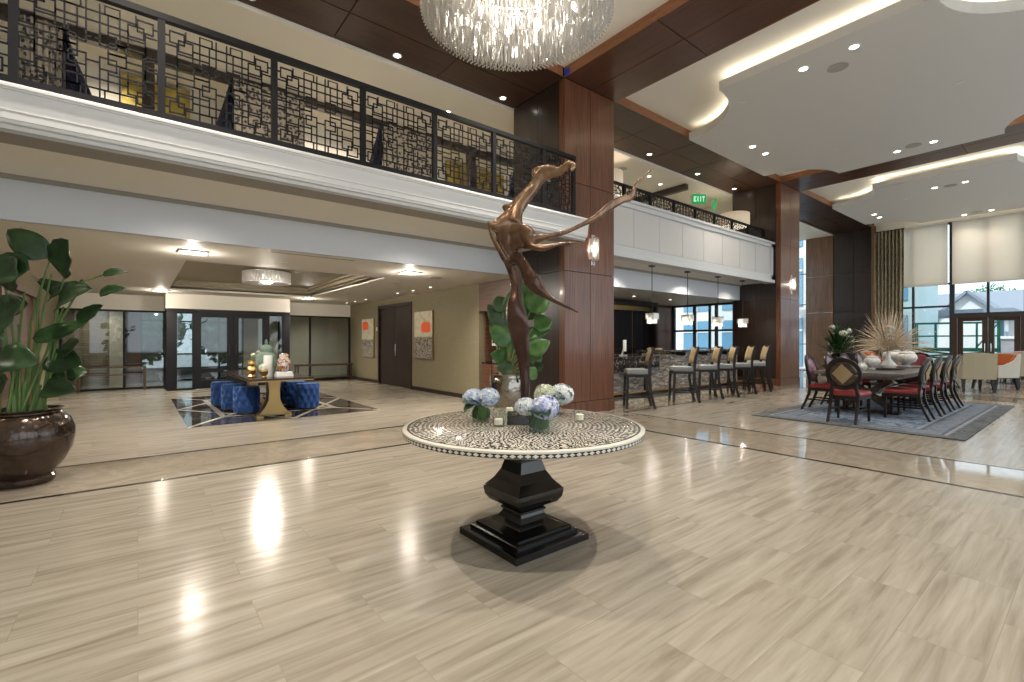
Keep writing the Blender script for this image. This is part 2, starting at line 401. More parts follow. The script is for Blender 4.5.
# lit crystal: scatters the bulbs behind it
def crystal(name, tr=0.25):
    m = bpy.data.materials.new(name); m.use_nodes = True; t = m.node_tree; t.nodes.clear()
    o_ = t.nodes.new('ShaderNodeOutputMaterial')
    a = t.nodes.new('ShaderNodeMixShader'); a.inputs[0].default_value = 0.35
    b2 = t.nodes.new('ShaderNodeMixShader'); b2.inputs[0].default_value = tr
    tl = t.nodes.new('ShaderNodeBsdfTranslucent'); tl.inputs[0].default_value = (0.95, 0.93, 0.9, 1)
    gl = t.nodes.new('ShaderNodeBsdfGlossy'); gl.inputs['Roughness'].default_value = 0.08
    tp = t.nodes.new('ShaderNodeBsdfTransparent')
    t.links.new(tl.outputs[0], a.inputs[1]); t.links.new(gl.outputs[0], a.inputs[2])
    t.links.new(a.outputs[0], b2.inputs[1]); t.links.new(tp.outputs[0], b2.inputs[2]); t.links.new(b2.outputs[0], o_.inputs[0])
    MATS[name] = m
crystal('crystal'); crystal('crystal_frost', 0.1)

# painting materials
def artmat(name, x0, flip):
    m = mat(name, (0.4, 0.38, 0.3), 0.7); h = N(m)
    p = h.sep(h.pos(True))      # y across, z up, centred
    n1 = h.noise(h.pos(True), 3.5, 4, 0.6, 0.5); n2 = h.noise(h.pos(True), 7, 2, 0.5, 3.0)
    top = h.ramp(n1, [(0.35, (0.42, 0.40, 0.28)), (0.5, (0.60, 0.55, 0.42)), (0.65, (0.48, 0.43, 0.33))])
    bot = h.ramp(n2, [(0.42, (0.02, 0.018, 0.018)), (0.455, (0.62, 0.57, 0.47)), (0.5, (0.02, 0.018, 0.018)), (0.56, (0.62, 0.57, 0.47)), (0.6, (0.03, 0.025, 0.02))])
    zb = h.math('MULTIPLY_ADD', n1, 0.06, p[2])
    c = h.mix(h.math('GREATER_THAN', zb, -0.02), bot, top)
    dy = h.math('ABSOLUTE', h.math('SUBTRACT', p[1], flip)); dz = h.math('ABSOLUTE', h.math('SUBTRACT', p[2], x0))
    blob = h.math('LESS_THAN', h.math('ADD', h.math('ADD', h.math('POWER', h.math('MULTIPLY', dy, 3.6), 4.0), h.math('POWER', h.math('MULTIPLY', dz, 6.5), 4.0)), h.math('MULTIPLY', n2, 1.6)), 1.45)
    c = h.mix(blob, c, (0.85, 0.12, 0.03))
    h.col(c)
artmat('canvas_left_art', 0.40, 0.18)
artmat('canvas_right_art', 0.2, -0.15)

# ------------------------------------------------------------------ mesh builder
class B:
    def __init__(s): s.v = []; s.f = []; s.m = []
    def _add(s, vs, fs, mi=0):
        k = len(s.v); s.v += [tuple(x) for x in vs]
        for f in fs: s.f.append(tuple(i + k for i in f)); s.m.append(mi)
        return s
    def box(s, x0, x1, y0, y1, z0, z1, mi=0, M=None):
        vs = [(x, y, z) for z in (z0, z1) for y in (y0, y1) for x in (x0, x1)]
        if M is not None: vs = [M @ Vector(q) for q in vs]
        return s._add(vs, [(0, 2, 3, 1), (4, 5, 7, 6), (0, 1, 5, 4), (2, 6, 7, 3), (0, 4, 6, 2), (1, 3, 7, 5)], mi)
    def prism(s, poly, z0, z1, mi=0, axis='z'):
        n = len(poly)
        def P(a, b_, c): return (a, b_, c) if axis == 'z' else ((c, a, b_) if axis == 'x' else (a, c, b_))
        vs = [P(a, b_, z0) for a, b_ in poly] + [P(a, b_, z1) for a, b_ in poly]
        fs = [tuple(range(n - 1, -1, -1)), tuple(range(n, 2 * n))] + [(i, (i + 1) % n, (i + 1) % n + n, i + n) for i in range(n)]
        return s._add(vs, fs, mi)
    def lathe(s, prof, n=24, c=(0, 0, 0), mi=0, cap=True, sx=1, sy=1):
        vs = []; fs = []
        for r, z in prof:
            for i in range(n):
                a = 2 * PI * i / n
                vs.append((c[0] + r * math.cos(a) * sx, c[1] + r * math.sin(a) * sy, c[2] + z))
        for j in range(len(prof) - 1):
            for i in range(n):
                k = (i + 1) % n
                fs.append((j * n + i, j * n + k, (j + 1) * n + k, (j + 1) * n + i))
        if cap:
            fs.append(tuple(range(n - 1, -1, -1))); q = (len(prof) - 1) * n
            fs.append(tuple(range(q, q + n)))
        return s._add(vs, fs, mi)
    def tube(s, pts, rad, n=8, mi=0, flat=1.0):
        pts = [Vector(p) for p in pts]
        if isinstance(rad, (int, float)): rad = [rad] * len(pts)
        vs = []; fs = []; up = None
        for i, p in enumerate(pts):
            d = (pts[min(i + 1, len(pts) - 1)] - pts[max(i - 1, 0)]).normalized()
            if up is None:
                up = Vector((0, 0, 1)) if abs(d.z) < 0.9 else Vector((0, 1, 0))
            a = d.cross(up).normalized(); b_ = a.cross(d).normalized(); up = b_
            for k in range(n):
                t_ = 2 * PI * k / n
                vs.append(p + a * math.cos(t_) * rad[i] + b_ * math.sin(t_) * rad[i] * flat)
        for i in range(len(pts) - 1):
            for k in range(n):
                q = (k + 1) % n
                fs.append((i * n + k, i * n + q, (i + 1) * n + q, (i + 1) * n + k))
        fs.append(tuple(range(n - 1, -1, -1))); q = (len(pts) - 1) * n; fs.append(tuple(range(q, q + n)))
        return s._add(vs, fs, mi)
    def bar(s, p0, p1, w_, d_=None, mi=0, roll=0):
        """rectangular bar between two points"""
        p0 = Vector(p0); p1 = Vector(p1); d_ = d_ or w_
        z = (p1 - p0).normalized(); ref = Vector((0, 0, 1)) if abs(z.z) < 0.95 else Vector((1, 0, 0))
        x = ref.cross(z).normalized() if abs(z.z) < 0.95 else (ref - z * ref.dot(z)).normalized(); y = z.cross(x)
        vs = [q + x * a * w_ / 2 + y * b_ * d_ / 2 for q in (p0, p1) for b_ in (-1, 1) for a in (-1, 1)]
        return s._add(vs, [(0, 2, 3, 1), (4, 5, 7, 6), (0, 1, 5, 4), (2, 6, 7, 3), (0, 4, 6, 2), (1, 3, 7, 5)], mi)
    def loft(s, rings, mi=0, cap=True):
        n = len(rings[0]); vs = [q for r in rings for q in r]; fs = []
        for j in range(len(rings) - 1):
            for i in range(n):
                k = (i + 1) % n
                fs.append((j * n + i, j * n + k, (j + 1) * n + k, (j + 1) * n + i))
        if cap:
            fs.append(tuple(range(n - 1, -1, -1))); q = (len(rings) - 1) * n; fs.append(tuple(range(q, q + n)))
        return s._add(vs, fs, mi)
    def grid(s, pts, mi=0):
        """pts: rows of points"""
        nr, nc = len(pts), len(pts[0])
        return s._add([q for r in pts for q in r], [(i * nc + j, i * nc + j + 1, (i + 1) * nc + j + 1, (i + 1) * nc + j) for i in range(nr - 1) for j in range(nc - 1)], mi)
    def build(s, name, mats, parent=None, smooth=False, bevel=0, loc=None, solid=0, sub=0):
        me = bpy.data.meshes.new(name); me.from_pydata(s.v, [], s.f)
        if isinstance(mats, str): mats = [mats]
        for x in mats: me.materials.append(MATS[x])
        me.polygons.foreach_set('material_index', s.m)
        if smooth: me.polygons.foreach_set('use_smooth', [True] * len(me.polygons))
        me.update()
        o = bpy.data.objects.new(name, me); COL.objects.link(o)
        if parent: o.parent = parent
        if loc: o.location = loc
        if solid:
            md = o.modifiers.new('solid', 'SOLIDIFY'); md.thickness = solid; md.offset = 0
        if bevel:
            md = o.modifiers.new('bevel', 'BEVEL'); md.width = bevel; md.segments = 2; md.limit_method = 'ANGLE'
        if sub:
            md = o.modifiers.new('sub', 'SUBSURF'); md.levels = sub; md.render_levels = sub
        if smooth and not sub:
            try: me.shade_auto_smooth = True
            except Exception: pass
            me.set_sharp_from_angle(angle=math.radians(40))
        return o
def thing(name, label, cat, loc=(0, 0, 0), rz=0, group=None):
    o = bpy.data.objects.new(name, None); COL.objects.link(o)
    o.empty_display_size = 0.1
    o.location = loc; o.rotation_euler = (0, 0, rz)
    o['label'] = label; o['category'] = cat
    if group: o['group'] = group
    return o
def tag(o, label, cat, group=None):
    o['label'] = label; o['category'] = cat
    if group: o['group'] = group
    return o
def struct(o):
    o['kind'] = 'structure'; return o
def copy_tree(o, parent=None):
    c = o.copy(); COL.objects.link(c)
    if parent: c.parent = parent
    for ch in list(o.children): copy_tree(ch, c)
    return c
def copy_thing(o, label, loc, rz=0, group=None):
    c = copy_tree(o); c.location = loc; c.rotation_euler = (0, 0, rz); c['label'] = label
    if group: c['group'] = group
    return c
def circ(cx_, cy_, r_, a0, a1, n=14):
    return [(cx_ + r_ * math.cos(a0 + (a1 - a0) * i / n), cy_ + r_ * math.sin(a0 + (a1 - a0) * i / n)) for i in range(n + 1)]
# ================================================================== STRUCTURE
H = 6.03          # underside of the wood beams
HC = 6.2          # main ceiling
YA, YB = 6.0, 7.45
# --- floors
b = B(); b.box(-5, 24, -5, 6.0 - 0.35, -0.1, 0); b.box(-5, 24, 6.9, 23, -0.1, 0)
b.box(-5, 5.95, 5.65, 6.9, -0.1, 0.0); b.box(7.2, 14.95, 5.65, 6.9, -0.1, 0); b.box(16.2, 24, 5.65, 6.9, -0.1, 0); b.box(5.95, 7.2, 5.65, 6.9, -0.1, 0); b.box(14.95, 16.2, 5.65, 6.9, -0.1, 0)
floor = struct(b.build('floor', 'travertine'))
b = B(); b.box(-5, 24, 5.68, 6.87, 0, 0.002); b.box(5.98, 7.17, -5, 5.68, 0, 0.002); b.box(14.98, 16.17, -5, 5.68, 0, 0.002)
struct(b.build('trim_1', 'marble_band'))
b = B()
for y in (5.63, 6.87): 
    b.box(-5, 5.95, y, y + 0.05, 0, 0.003); b.box(7.2, 14.95, y, y + 0.05, 0, 0.003); b.box(16.2, 24, y, y + 0.05, 0, 0.003)
b.box(5.95, 7.2, 6.87, 6.92, 0, 0.003)
for x in (5.93, 7.15): b.box(x, x + 0.05, -5, 5.68, 0, 0.003)
for x in (14.93, 16.15): b.box(x, x + 0.05, -5, 5.68, 0, 0.003)
struct(b.build('trim_2', 'black_line'))
b = B(); b.box(0.6, 3.7, 8.8, 13.6, 0, 0.003); struct(b.build('trim_3', 'inlay_marble'))

# --- main ceiling, beams
b = B(); b.box(-5.1, 24.1, -5.1, YA, HC, HC + 0.1); struct(b.build('ceiling', 'paint_cream_ceiling'))
def panel_box(b, xs, ys, z, t_, g=0.008):
    for x0, x1 in zip(xs[:-1], xs[1:]):
        for y0, y1 in zip(ys[:-1], ys[1:]): b.box(x0 + g, x1 - g, y0 + g, y1 - g, z, z + t_)
def lin(a, b_, n): return [a + (b_ - a) * i / n for i in range(n + 1)]
# beam along the colonnade
b = B(); b.box(-5, 24, YA, YB, H + 0.02, HC + 0.2); struct(b.build('trim_4', 'black_line'))
b = B()
for x0, x1, n in ((-3, 5.95, 5), (7.3, 14.9, 5), (16.3, 23.9, 5)): panel_box(b, lin(x0, x1, n), [YA, 6.72, YB], H, 0.03)
struct(b.build('trim_5', 'wood_soffit_x'))
b = B()
for x0, x1 in ((-3, 5.9), (7.3, 14.9), (16.3, 23.9)):
    for a, c in zip(lin(x0, x1, 5)[:-1], lin(x0, x1, 5)[1:]): b.box(a + 0.004, c - 0.004, YA - 0.012, YA, H, HC)
for x0, y1 in ((5.95, 6.0), (14.9, 6.0)):
    for a, c in zip(lin(-5, y1, 6)[:-1], lin(-5, y1, 6)[1:]):
        b.box(x0 - 0.012, x0, a + 0.004, c - 0.004, H, HC); b.box(x0 + 1.4, x0 + 1.412, a + 0.004, c - 0.004, H, HC)
struct(b.build('trim_6', 'wood_edge'))
b = B()
for x0 in (5.95, 14.9): b.box(x0, x0 + 1.4, -5, YA, H + 0.02, HC)
struct(b.build('trim_7', 'black_line'))
b = B()
for x0 in (5.95, 14.9): panel_box(b, [x0, x0 + 0.7, x0 + 1.4], lin(-5.5, YA, 6), H, 0.03)
struct(b.build('trim_8', 'wood_soffit_y'))

# --- lowered ceiling panels with scooped corners (one per bay)
def cloud(x0, x1, y0, y1, r, nm, dx=None):
    P_ = []
    full = x1 > 5 and x1 != 4.4
    P_ += circ(x1, y0, r, PI, PI / 2)[::1]
    P_ += circ(x1, y1, r * 0.9, 3 * PI / 2, PI)
    P_ += circ(x0, y1, r, 0, -PI / 2)
    P_ += circ(x0, y0, r, PI / 2, 0)
    b = B(); b.prism(P_, 5.88, 6.04)
    o = struct(b.build(nm, 'paint_grey'))
    # glowing strip on top of the panel, behind the lip
    cxm = (x0 + x1) / 2; cym = (y0 + y1) / 2
    b = B(); n = len(P_)
    ins = []
    for i, (px, py) in enumerate(P_):
        d = Vector((cxm - px, cym - py, 0)); d.normalize(); ins.append((px + d.x * 0.10, py + d.y * 0.10, px + d.x * 0.20, py + d.y * 0.20))
    for i in range(n):
        a = ins[i]; c = ins[(i + 1) % n]
        pass
        if full and (P_[i][1] > y1 - 0.1 and P_[(i + 1) % n][1] > y1 - 0.1): continue
        b._add([(a[0], a[1], 6.05), (c[0], c[1], 6.05), (c[2], c[3], 6.05), (a[2], a[3], 6.05)], [(0, 1, 2, 3)])
    return o, b
CL = []
for i, (x0, x1, r) in enumerate(((-0.9, 4.4, 1.45), (8.25, 14.87, 1.5), (17.2, 23.6, 1.5))):
    o, st = cloud(x0, x1, -0.1, 5.87 if i else 4.7, r, 'ceiling')
    if i == 0: continue
    g = st.build('cove_light', 'cove_glow')
    tag(g, ['glowing cove strip along the lowered ceiling panel over the round table', 'glowing cove strip around the large lowered ceiling panel in the middle bay', 'glowing cove strip around the lowered ceiling panel nearest the blinds'][i], 'cove light')

# --- columns
def column(x0, nm_label, sconce_side=False, w_=1.35):
    t = thing('wood_column', nm_label, 'column', (x0, YA, 0))
    x1 = w_; d = YB - YA
    b = B(); b.box(0.02, x1 - 0.02, 0.02, d - 0.02, 0, H + 0.02); b.build('core', 'black_line', t)
    zs = [0.22, 2.6, 4.22, H]
    def face(nm, mt, fn):
        b = B()
        for z0, z1 in zip(zs[:-1], zs[1:]): fn(b, z0 + 0.006, z1 - 0.006)
        b.build(nm, mt, t, bevel=0.003)
    face('front_panels', 'wood_column', lambda b, z0, z1: (b.box(0.0, x1 / 2 - 0.005, 0, 0.03, z0, z1), b.box(x1 / 2 + 0.005, x1, 0, 0.03, z0, z1)))
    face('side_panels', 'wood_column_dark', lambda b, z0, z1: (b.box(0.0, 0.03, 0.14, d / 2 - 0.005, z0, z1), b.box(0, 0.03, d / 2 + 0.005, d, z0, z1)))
    face('edge_strip', 'wood_column', lambda b, z0, z1: b.box(-0.006, 0.03, 0.03, 0.13, z0, z1))
    face('far_side_panels', 'wood_column', lambda b, z0, z1: b.box(x1 - 0.03, x1, 0.035, d, z0, z1))
    face('back_panels', 'wood_column', lambda b, z0, z1: b.box(0.035, x1 - 0.035, d - 0.03, d, z0, z1))
    b = B(); b.box(-0.012, x1 + 0.012, -0.012, d + 0.012, 0, 0.215); b.build('plinth', 'wood_column', t, bevel=0.004)
    return t
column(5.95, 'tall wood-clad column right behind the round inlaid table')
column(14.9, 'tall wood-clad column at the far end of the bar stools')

# blue tape mark at the beam corner
tag(B().box(5.925, 5.94, 5.86, 5.98, H + 0.0, H + 0.11).build('tape_mark', 'blue_tape'), 'small square of blue tape in the corner where the two wood beams meet', 'tape')

# --- side aisle: mezzanine slab, soffit, dropped fascia, low ceiling
b = B(); b.box(-5, 5.95, 5.75, 10.6, 3.1, 3.5); b.box(5.95, 7.3, 7.45, 10.6, 3.1, 3.5); b.box(7.3, 14.88, 6.28, 10.6, 3.1, 3.5); b.box(14.88, 15.6, 7.46, 10.6, 3.1, 3.5)
struct(b.build('ceiling', 'paint_cream_ceiling'))
b = B()
for x0, x1 in ((-5, 5.93), (7.32, 14.87)): b.box(x0, x1, 7.2, 7.3, 2.62, 3.1)
b.box(5.9, 15.4, 7.3, 7.32, 2.62, 3.1)
struct(b.build('wall_fascia', 'paint_daylit_white'))
b = B()
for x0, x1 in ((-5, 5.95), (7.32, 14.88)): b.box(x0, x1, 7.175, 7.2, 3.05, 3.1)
struct(b.build('trim_9', 'paint_shadow'))  # dark paint stands in for the shade in the reveal
# low lobby ceiling with coffer hole (0.6..3.95, 9.1..14.5)
b = B(); zc = 2.62
for q in ((-5, 0.6, 7.32, 17), (3.95, 5.97, 7.32, 17), (0.6, 3.95, 7.32, 9.1), (0.6, 3.95, 14.5, 17)): b.box(*q, zc, zc + 0.08)
b.box(5.97, 15.5, 7.32, 12, zc, zc + 0.08)
b.box(-5, 7.5, 17, 23, zc, zc + 0.08)
struct(b.build('ceiling', 'paint_cream_ceiling'))
# coffer: stepped taupe recess
b = B(); b.box(0.6, 3.95, 9.1, 14.5, 2.86, 2.9)
for k, (e, z) in enumerate(((0.0, 2.66), (0.09, 2.74), (0.18, 2.82))):
    X0, X1, Y0, Y1 = 0.6 + e, 3.95 - e, 9.1 + e, 14.5 - e
    b.box(X0 - 0.09, X0, Y0 - .09, Y1 + .09, z, z + 0.1); b.box(X1, X1 + 0.09, Y0 - .09, Y1 + .09, z, z + 0.1)
    b.box(X0, X1, Y0 - 0.09, Y0, z, z + 0.1); b.box(X0, X1, Y1, Y1 + 0.09, z, z + 0.1)
struct(b.build('trim_10', 'paint_taupe'))
# bulkhead above the glass wall and vestibule
b = B(); b.box(-1.7, 5.97, 16.86, 17.0, 2.2, zc); b.box(0.58, 3.66, 15.6, 16.8, 2.22, zc)
struct(b.build('wall_bulkhead', 'paint_cream_ceiling'))

# crown moulded edge of the main balcony (profile in Y,Z)
prof = [(5.78, 3.5), (5.78, 3.45), (5.56, 3.45), (5.55, 3.435), (5.55, 3.415), (5.562, 3.41), (5.562, 3.395), (5.572, 3.39), (5.578, 3.35), (5.592, 3.29), (5.60, 3.25), (5.60, 3.235), (5.606, 3.23), (5.61, 3.17), (5.618, 3.165), (5.62, 3.14), (5.66, 3.135), (5.66, 3.10), (5.78, 3.10)]
b = B(); b.prism([(y, z) for y, z in prof][::-1], -5, 6.12, axis='x')
struct(b.build('trim_11', 'paint_trim'))
b = B(); b.box(-5, 6.12, 5.67, 5.99, 3.07, 3.1); struct(b.build('trim_12', 'paint_shadow'))  # taupe strip painted as the shade under the moulding
b = B(); b.box(5.93, 6.12, 5.78, 6.0, 3.1, 3.5); struct(b.build('trim_13', 'paint_trim'))

# --- bar balcony front: white panelled parapet
t0 = 6.2
b = B(); b.box(7.3, 14.86, 6.24, 6.42, 3.1, 4.28)
struct(b.build('wall_parapet', 'paint_daylit_white'))
b = B()
xs = lin(7.3, 14.7, 8)
for a, c in zip(xs[:-1], xs[1:]): b.box(a + 0.006, c - 0.006, 6.225, 6.24, 3.32, 4.1)
struct(b.build('trim_14', 'paint_grey'))
b = B(); b.box(7.3, 14.86, 6.19, 6.24, 4.12, 4.22); b.box(7.3, 14.88, 6.15, 6.42, 4.22, 4.28)
b.box(7.3, 14.86, 6.19, 6.24, 3.16, 3.30); b.box(7.3, 14.88, 6.15, 6.42, 3.06, 3.16); b.box(14.72, 14.86, 6.19, 6.24, 3.16, 4.22)
struct(b.build('trim_15', 'paint_trim', bevel=0.008))

# --- lobby walls
XO = 5.97
for q in ((8.72, 12.1, 0), (14.25, 17, 0), (12.1, 14.25, 2.40)): struct(B().box(XO, XO + 0.15, q[0], q[1], q[2], zc).build('wall_olive', 'wall_linen'))
b = B(); b.box(XO - 0.015, XO, 8.72, 12.0, 0, 0.10); b.box(XO - 0.015, XO, 14.35, 16.85, 0, 0.10); struct(b.build('baseboard_olive', 'wood_door'))
d = B(); d.box(0, 0.10, -0.09, 0.0, 0, 2.44); d.box(0, 0.10, 2.15, 2.24, 0, 2.44); d.box(0, 0.10, 0, 2.15, 2.34, 2.44)
dr = struct(d.build('door_1', 'wood_door', bevel=0.004)); dr.location = (XO - 0.03, 12.1, 0)
b = B()
for y0, y1 in ((0.01, 1.07), (1.08, 2.14)): b.box(0.06, 0.10, y0, y1, 0.01, 2.33)
b.build('door_leaf', 'wood_door', dr)
B().tube([(0.03, 1.0, 0.9), (0.03, 1.0, 1.25)], 0.012).build('door_handle', 'chrome', dr)
# brown panelled niche next to the olive wall
for q in ((5.97, 6.17, 7.47, 8.72, 2.0, zc), (5.97, 6.01, 7.47, 7.85, 0, 2.0), (6.6, 6.65, 7.47, 8.72, 0, 2.0), (6.12, 6.6, 8.68, 8.72, 0, 2.0)): struct(B().box(*q).build('wall_niche', 'wood_cabinet'))
# left lobby wall
b = B(); b.box(-1.75, -1.6, 7.2, 10.2, 0, zc); b.box(-1.75, -1.6, 13.5, 17, 0, zc); b.box(-1.75, -1.6, 10.2, 13.5, 2.2, zc)
struct(b.build('wall_left', 'wall_linen'))
b = B(); b.box(-1.70, -1.66, 10.2, 13.5, 0, 2.2); b.box(-1.62, -1.57, 10.1, 10.2, 0, 2.3); b.box(-1.62, -1.57, 13.5, 13.6, 0, 2.3); b.box(-1.62, -1.57, 10.1, 13.6, 2.2, 2.3)
struct(b.build('door_2', 'wood_cabinet'))

# --- glass wall of the lobby
def framed(name, label_struct, x0, x1, y, z0, z1, mull, trans=(), fw=0.05, fd=0.08, glass_='glass_lobby', mat_='frame_dark', axis='x'):
    """window unit: frame of bars plus one pane; runs along X (axis 'x') or Y"""
    def bx(bb, a0, a1, c0, c1):
        if axis == 'x': bb.box(a0, a1, y - fd / 2, y + fd / 2, c0, c1)
        else: bb.box(y - fd / 2, y + fd / 2, a0, a1, c0, c1)
    b = B(); bx(b, x0, x1, z0, z0 + fw); bx(b, x0, x1, z1 - fw, z1)
    for m_ in [x0 + fw / 2, x1 - fw / 2] + list(mull): bx(b, m_ - fw / 2, m_ + fw / 2, z0 + fw, z1 - fw)
    ms = sorted([x0 + fw / 2, x1 - fw / 2] + list(mull))
    for tz in trans:
        for a, c in zip(ms[:-1], ms[1:]): bx(b, a + fw / 2, c - fw / 2, tz - fw / 2, tz + fw / 2)
    o = struct(b.build(name, mat_))
    g = B()
    for a, c in zip(ms[:-1], ms[1:]):
        if axis == 'x': g.box(a + fw / 2, c - fw / 2, y - 0.004, y + 0.004, z0 + fw, z1 - fw)
        else: g.box(y - 0.004, y + 0.004, a + fw / 2, c - fw / 2, z0 + fw, z1 - fw)
    g.build('pane', glass_, o)
    return o
framed('window_1', '', -1.6, 0.63, 16.9, 0, 2.2, (-0.3,))
framed('window_2', '', 3.6, 5.97, 16.9, 0, 2.2, (4.6,))
# vestibule box
b = B(); b.box(0.60, 0.78, 15.62, 15.72, 0, 2.22); b.box(3.5, 3.66, 15.62, 15.72, 0, 2.22); b.box(0.6, 3.66, 15.60, 15.74, 2.14, 2.22)
b.box(0.60, 0.66, 15.74, 16.9, 0, 2.2); b.box(1.2, 1.27, 15.65, 15.71, 0, 2.14); b.box(2.12, 2.17, 15.66, 15.70, 0, 2.14); b.box(3.02, 3.07, 15.65, 15.71, 0, 2.14); b.box(1.27, 3.02, 15.66, 15.70, 2.11, 2.14); b.box(3.6, 3.66, 15.74, 16.86, 0, 0.2); b.box(3.6, 3.66, 15.74, 16.86, 2.0, 2.2); b.box(3.6, 3.66, 16.2, 16.3, 0.2, 2.0)
struct(b.build('trim_16', 'frame_dark'))
framed('window_3', '', 0.78, 1.22, 15.68, 0, 2.14, (), (0.6,))
framed('window_4', '', 3.05, 3.5, 15.68, 0, 2.14, (), (0.6,))
def glazed_door(name, x, y, wd, ht, stile=0.13, rails=((0, 0.25), (0.45, 0.57)), mt='frame_dark', axis='x', handle=1, hs=0.0, gl='glass_lobby'):
    b = B()
    def bx(bb, a0, a1, t0_, t1_, c0, c1):
        if axis == 'x': bb.box(x + a0, x + a1, y + t0_, y + t1_, c0, c1)
        else: bb.box(x + t0_, x + t1_, y + a0, y + a1, c0, c1)
    bx(b, 0, stile, -0.025, 0.025, 0.01, ht); bx(b, wd - stile, wd, -0.025, 0.025, 0.01, ht)
    bx(b, stile, wd - stile, -0.025, 0.025, ht - stile * 0.9, ht)
    for r0, r1 in rails: bx(b, stile, wd - stile, -0.025, 0.025, r0 + 0.01, r1)
    o = struct(b.build(name, mt, bevel=0.003))
    g = B(); bx(g, stile, wd - stile, -0.004, 0.004, 0.26, ht - stile * 0.9); g.build('pane', gl, o)
    hx = hs if hs else (wd - stile / 2 if handle > 0 else stile / 2)
    hb = B()
    if axis == 'x': hb.tube([(x + hx, y - 0.025, 0.95), (x + hx, y - 0.08, 0.95), (x + hx, y - 0.08, 1.25), (x + hx, y - 0.025, 1.25)], 0.011)
    else: hb.tube([(x - 0.025, y + hx, 0.95), (x - 0.08, y + hx, 0.95), (x - 0.08, y + hx, 1.25), (x - 0.025, y + hx, 1.25)], 0.011)
    hb.build('door_handle', 'chrome', o, smooth=True)
    return o
glazed_door('door_3', 1.25, 15.68, 0.88, 2.12, handle=1)
glazed_door('door_4', 2.16, 15.68, 0.88, 2.12, handle=-1)

# --- space beyond the lobby glass
b = B(); b.box(-4.9, -0.68, 19.0, 19.2, 0, zc)
struct(b.build('wall_brick', 'brick_beige'))
b = B(); b.box(-0.68, -0.32, 18.9, 19.2, 0, zc); b.box(3.0, 7.5, 19.4, 19.6, 0, zc); b.box(7.4, 7.5, 17, 23, 0, zc); b.box(-5, -4.9, 17, 23, 0, zc); b.box(5.97, 7.5, 16.95, 17, 0, zc); b.box(-5, -1.6, 16.95, 17, 0, zc)
struct(b.build('wall_vestibule', 'paint_cream'))
struct(B().box(-0.32, 0.06, 19.1, 19.2, 0, zc).build('wall_panel', 'wood_cabinet'))
framed('window_5', '', 0.06, 3.0, 19.5, 0, 2.6, (0.75, 1.5, 2.25), (0.9, 2.0), glass_='glass_window')
b = B(); b.box(-5, 8, 22.9, 23.0, 0, 0.3); struct(b.build('trim_17', 'ext_stone'))

# --- upper corridor behind the balcony
b = B(); b.box(-5, 5.95, YB, 9.6, 5.97, 6.1); b.box(5.95, 24, YB, 10.6, 5.97, 6.1); b.box(-5, 5.95, 9.6, 10.7, 5.97, 6.1)
struct(b.build('ceiling', 'paint_cream'))
b = B(); b.box(-5, 8.9, 9.45, 9.6, 5.84, 5.97); struct(b.build('trim_18', 'wood_column_dark'))
b = B(); b.box(-5, 15.5, 10.55, 10.7, 3.5, 6.0); b.box(-5, -4.9, 6, 12, 3.5, 6.0)
struct(b.build('wall_upper', 'paint_cream'))
b = B()
for x in (0.05, 2.05, 4.1, 6.2): b.box(x, x + 0.16, 9.42, 9.62, 3.5, 5.84)
struct(b.build('trim_19', 'wood_column_dark'))
b = B(); b.box(15.45, 15.6, 7.45, 10.7, 3.5, 6.0); struct(b.build('wall_upper_end', 'paint_cream'))
b = B(); b.box(12.6, 12.75, 7.7, 10.5, 5.8, 5.97); struct(b.build('trim_20', 'wood_column_dark'))
b = B(); b.box(7.3, 15.5, 10.45, 10.55, 3.5, 3.6); struct(b.build('baseboard_upper', 'wood_door'))

# --- far end of the hall: wood wall, curtain pocket, windows
b = B(); b.box(23.98, 24.2, 5.98, 7.5, 0, HC); b.box(23.6, 23.98, 5.98, 6.02, 0, HC)
struct(b.build('trim_21', 'black_line'))
zs = [0.0, 0.22, 2.6, 4.22, H]
b = B()
for z0, z1 in zip(zs[:-1], zs[1:]):
    for y0, y1 in ((6.02, 6.72), (6.72, 7.45)): b.box(23.9, 23.98, y0 + 0.006, y1 - 0.006, z0 + 0.006, z1 - 0.006)
struct(b.build('wall_far_dark', 'wood_column_dark'))
b = B()
for z0, z1 in zip(zs[:-1], zs[1:]): b.box(23.88, 23.98, 7.47, 8.52, z0 + 0.006, z1 - 0.006)
struct(b.build('wall_far_side', 'wood_end_wall'))  # lighter copy of the dark panels' wood, warm light put into the colour
b = B()
for z0, z1 in zip(zs[:-1], zs[1:]): b.box(23.6, 23.9, 5.98, 6.0, z0 + 0.006, z1 - 0.006)
b.box(23.58, 23.6, 5.86, 6.02, 0, H)
struct(b.build('trim_22', 'wood_end_wall'))
framed('window_7', '', 16.3, 24.0, 9.0, 0, 6.0, (20,), (3.0,), glass_='glass_window', mat_='window_frame')
framed('window_12', '', 8.52, 8.97, 23.93, 0, 6.0, (), (1.2, 3.0, 4.4), fw=0.03, glass_='glass_window', mat_='window_frame', axis='y')
b = B(); b.box(16.3, 24, YB, 9.05, 6.0, 6.1); struct(b.build('ceiling', 'paint_white'))
XW = 23.95
b = B(); b.box(XW - 0.1, XW + 0.15, -5, 6, 5.8, HC); struct(b.build('wall_valance', 'paint_cream'))
def win_wall(name, y0, y1, z0, z1, mull, trans): return framed(name, '', y0, y1, XW, z0, z1, mull, trans, fw=0.07, fd=0.14, glass_='glass_window', mat_='window_frame', axis='y')
win_wall('window_8', 3.62, 6.0, 0, 5.8, (4.75,), (2.65, 3.5))
win_wall('window_9', 1.72, 3.62, 2.30, 5.8, (2.66,), (3.5,))
win_wall('window_10', -5, 1.72, 0, 5.8, (-3.2, -1.4, 0.2), (2.65, 3.5))
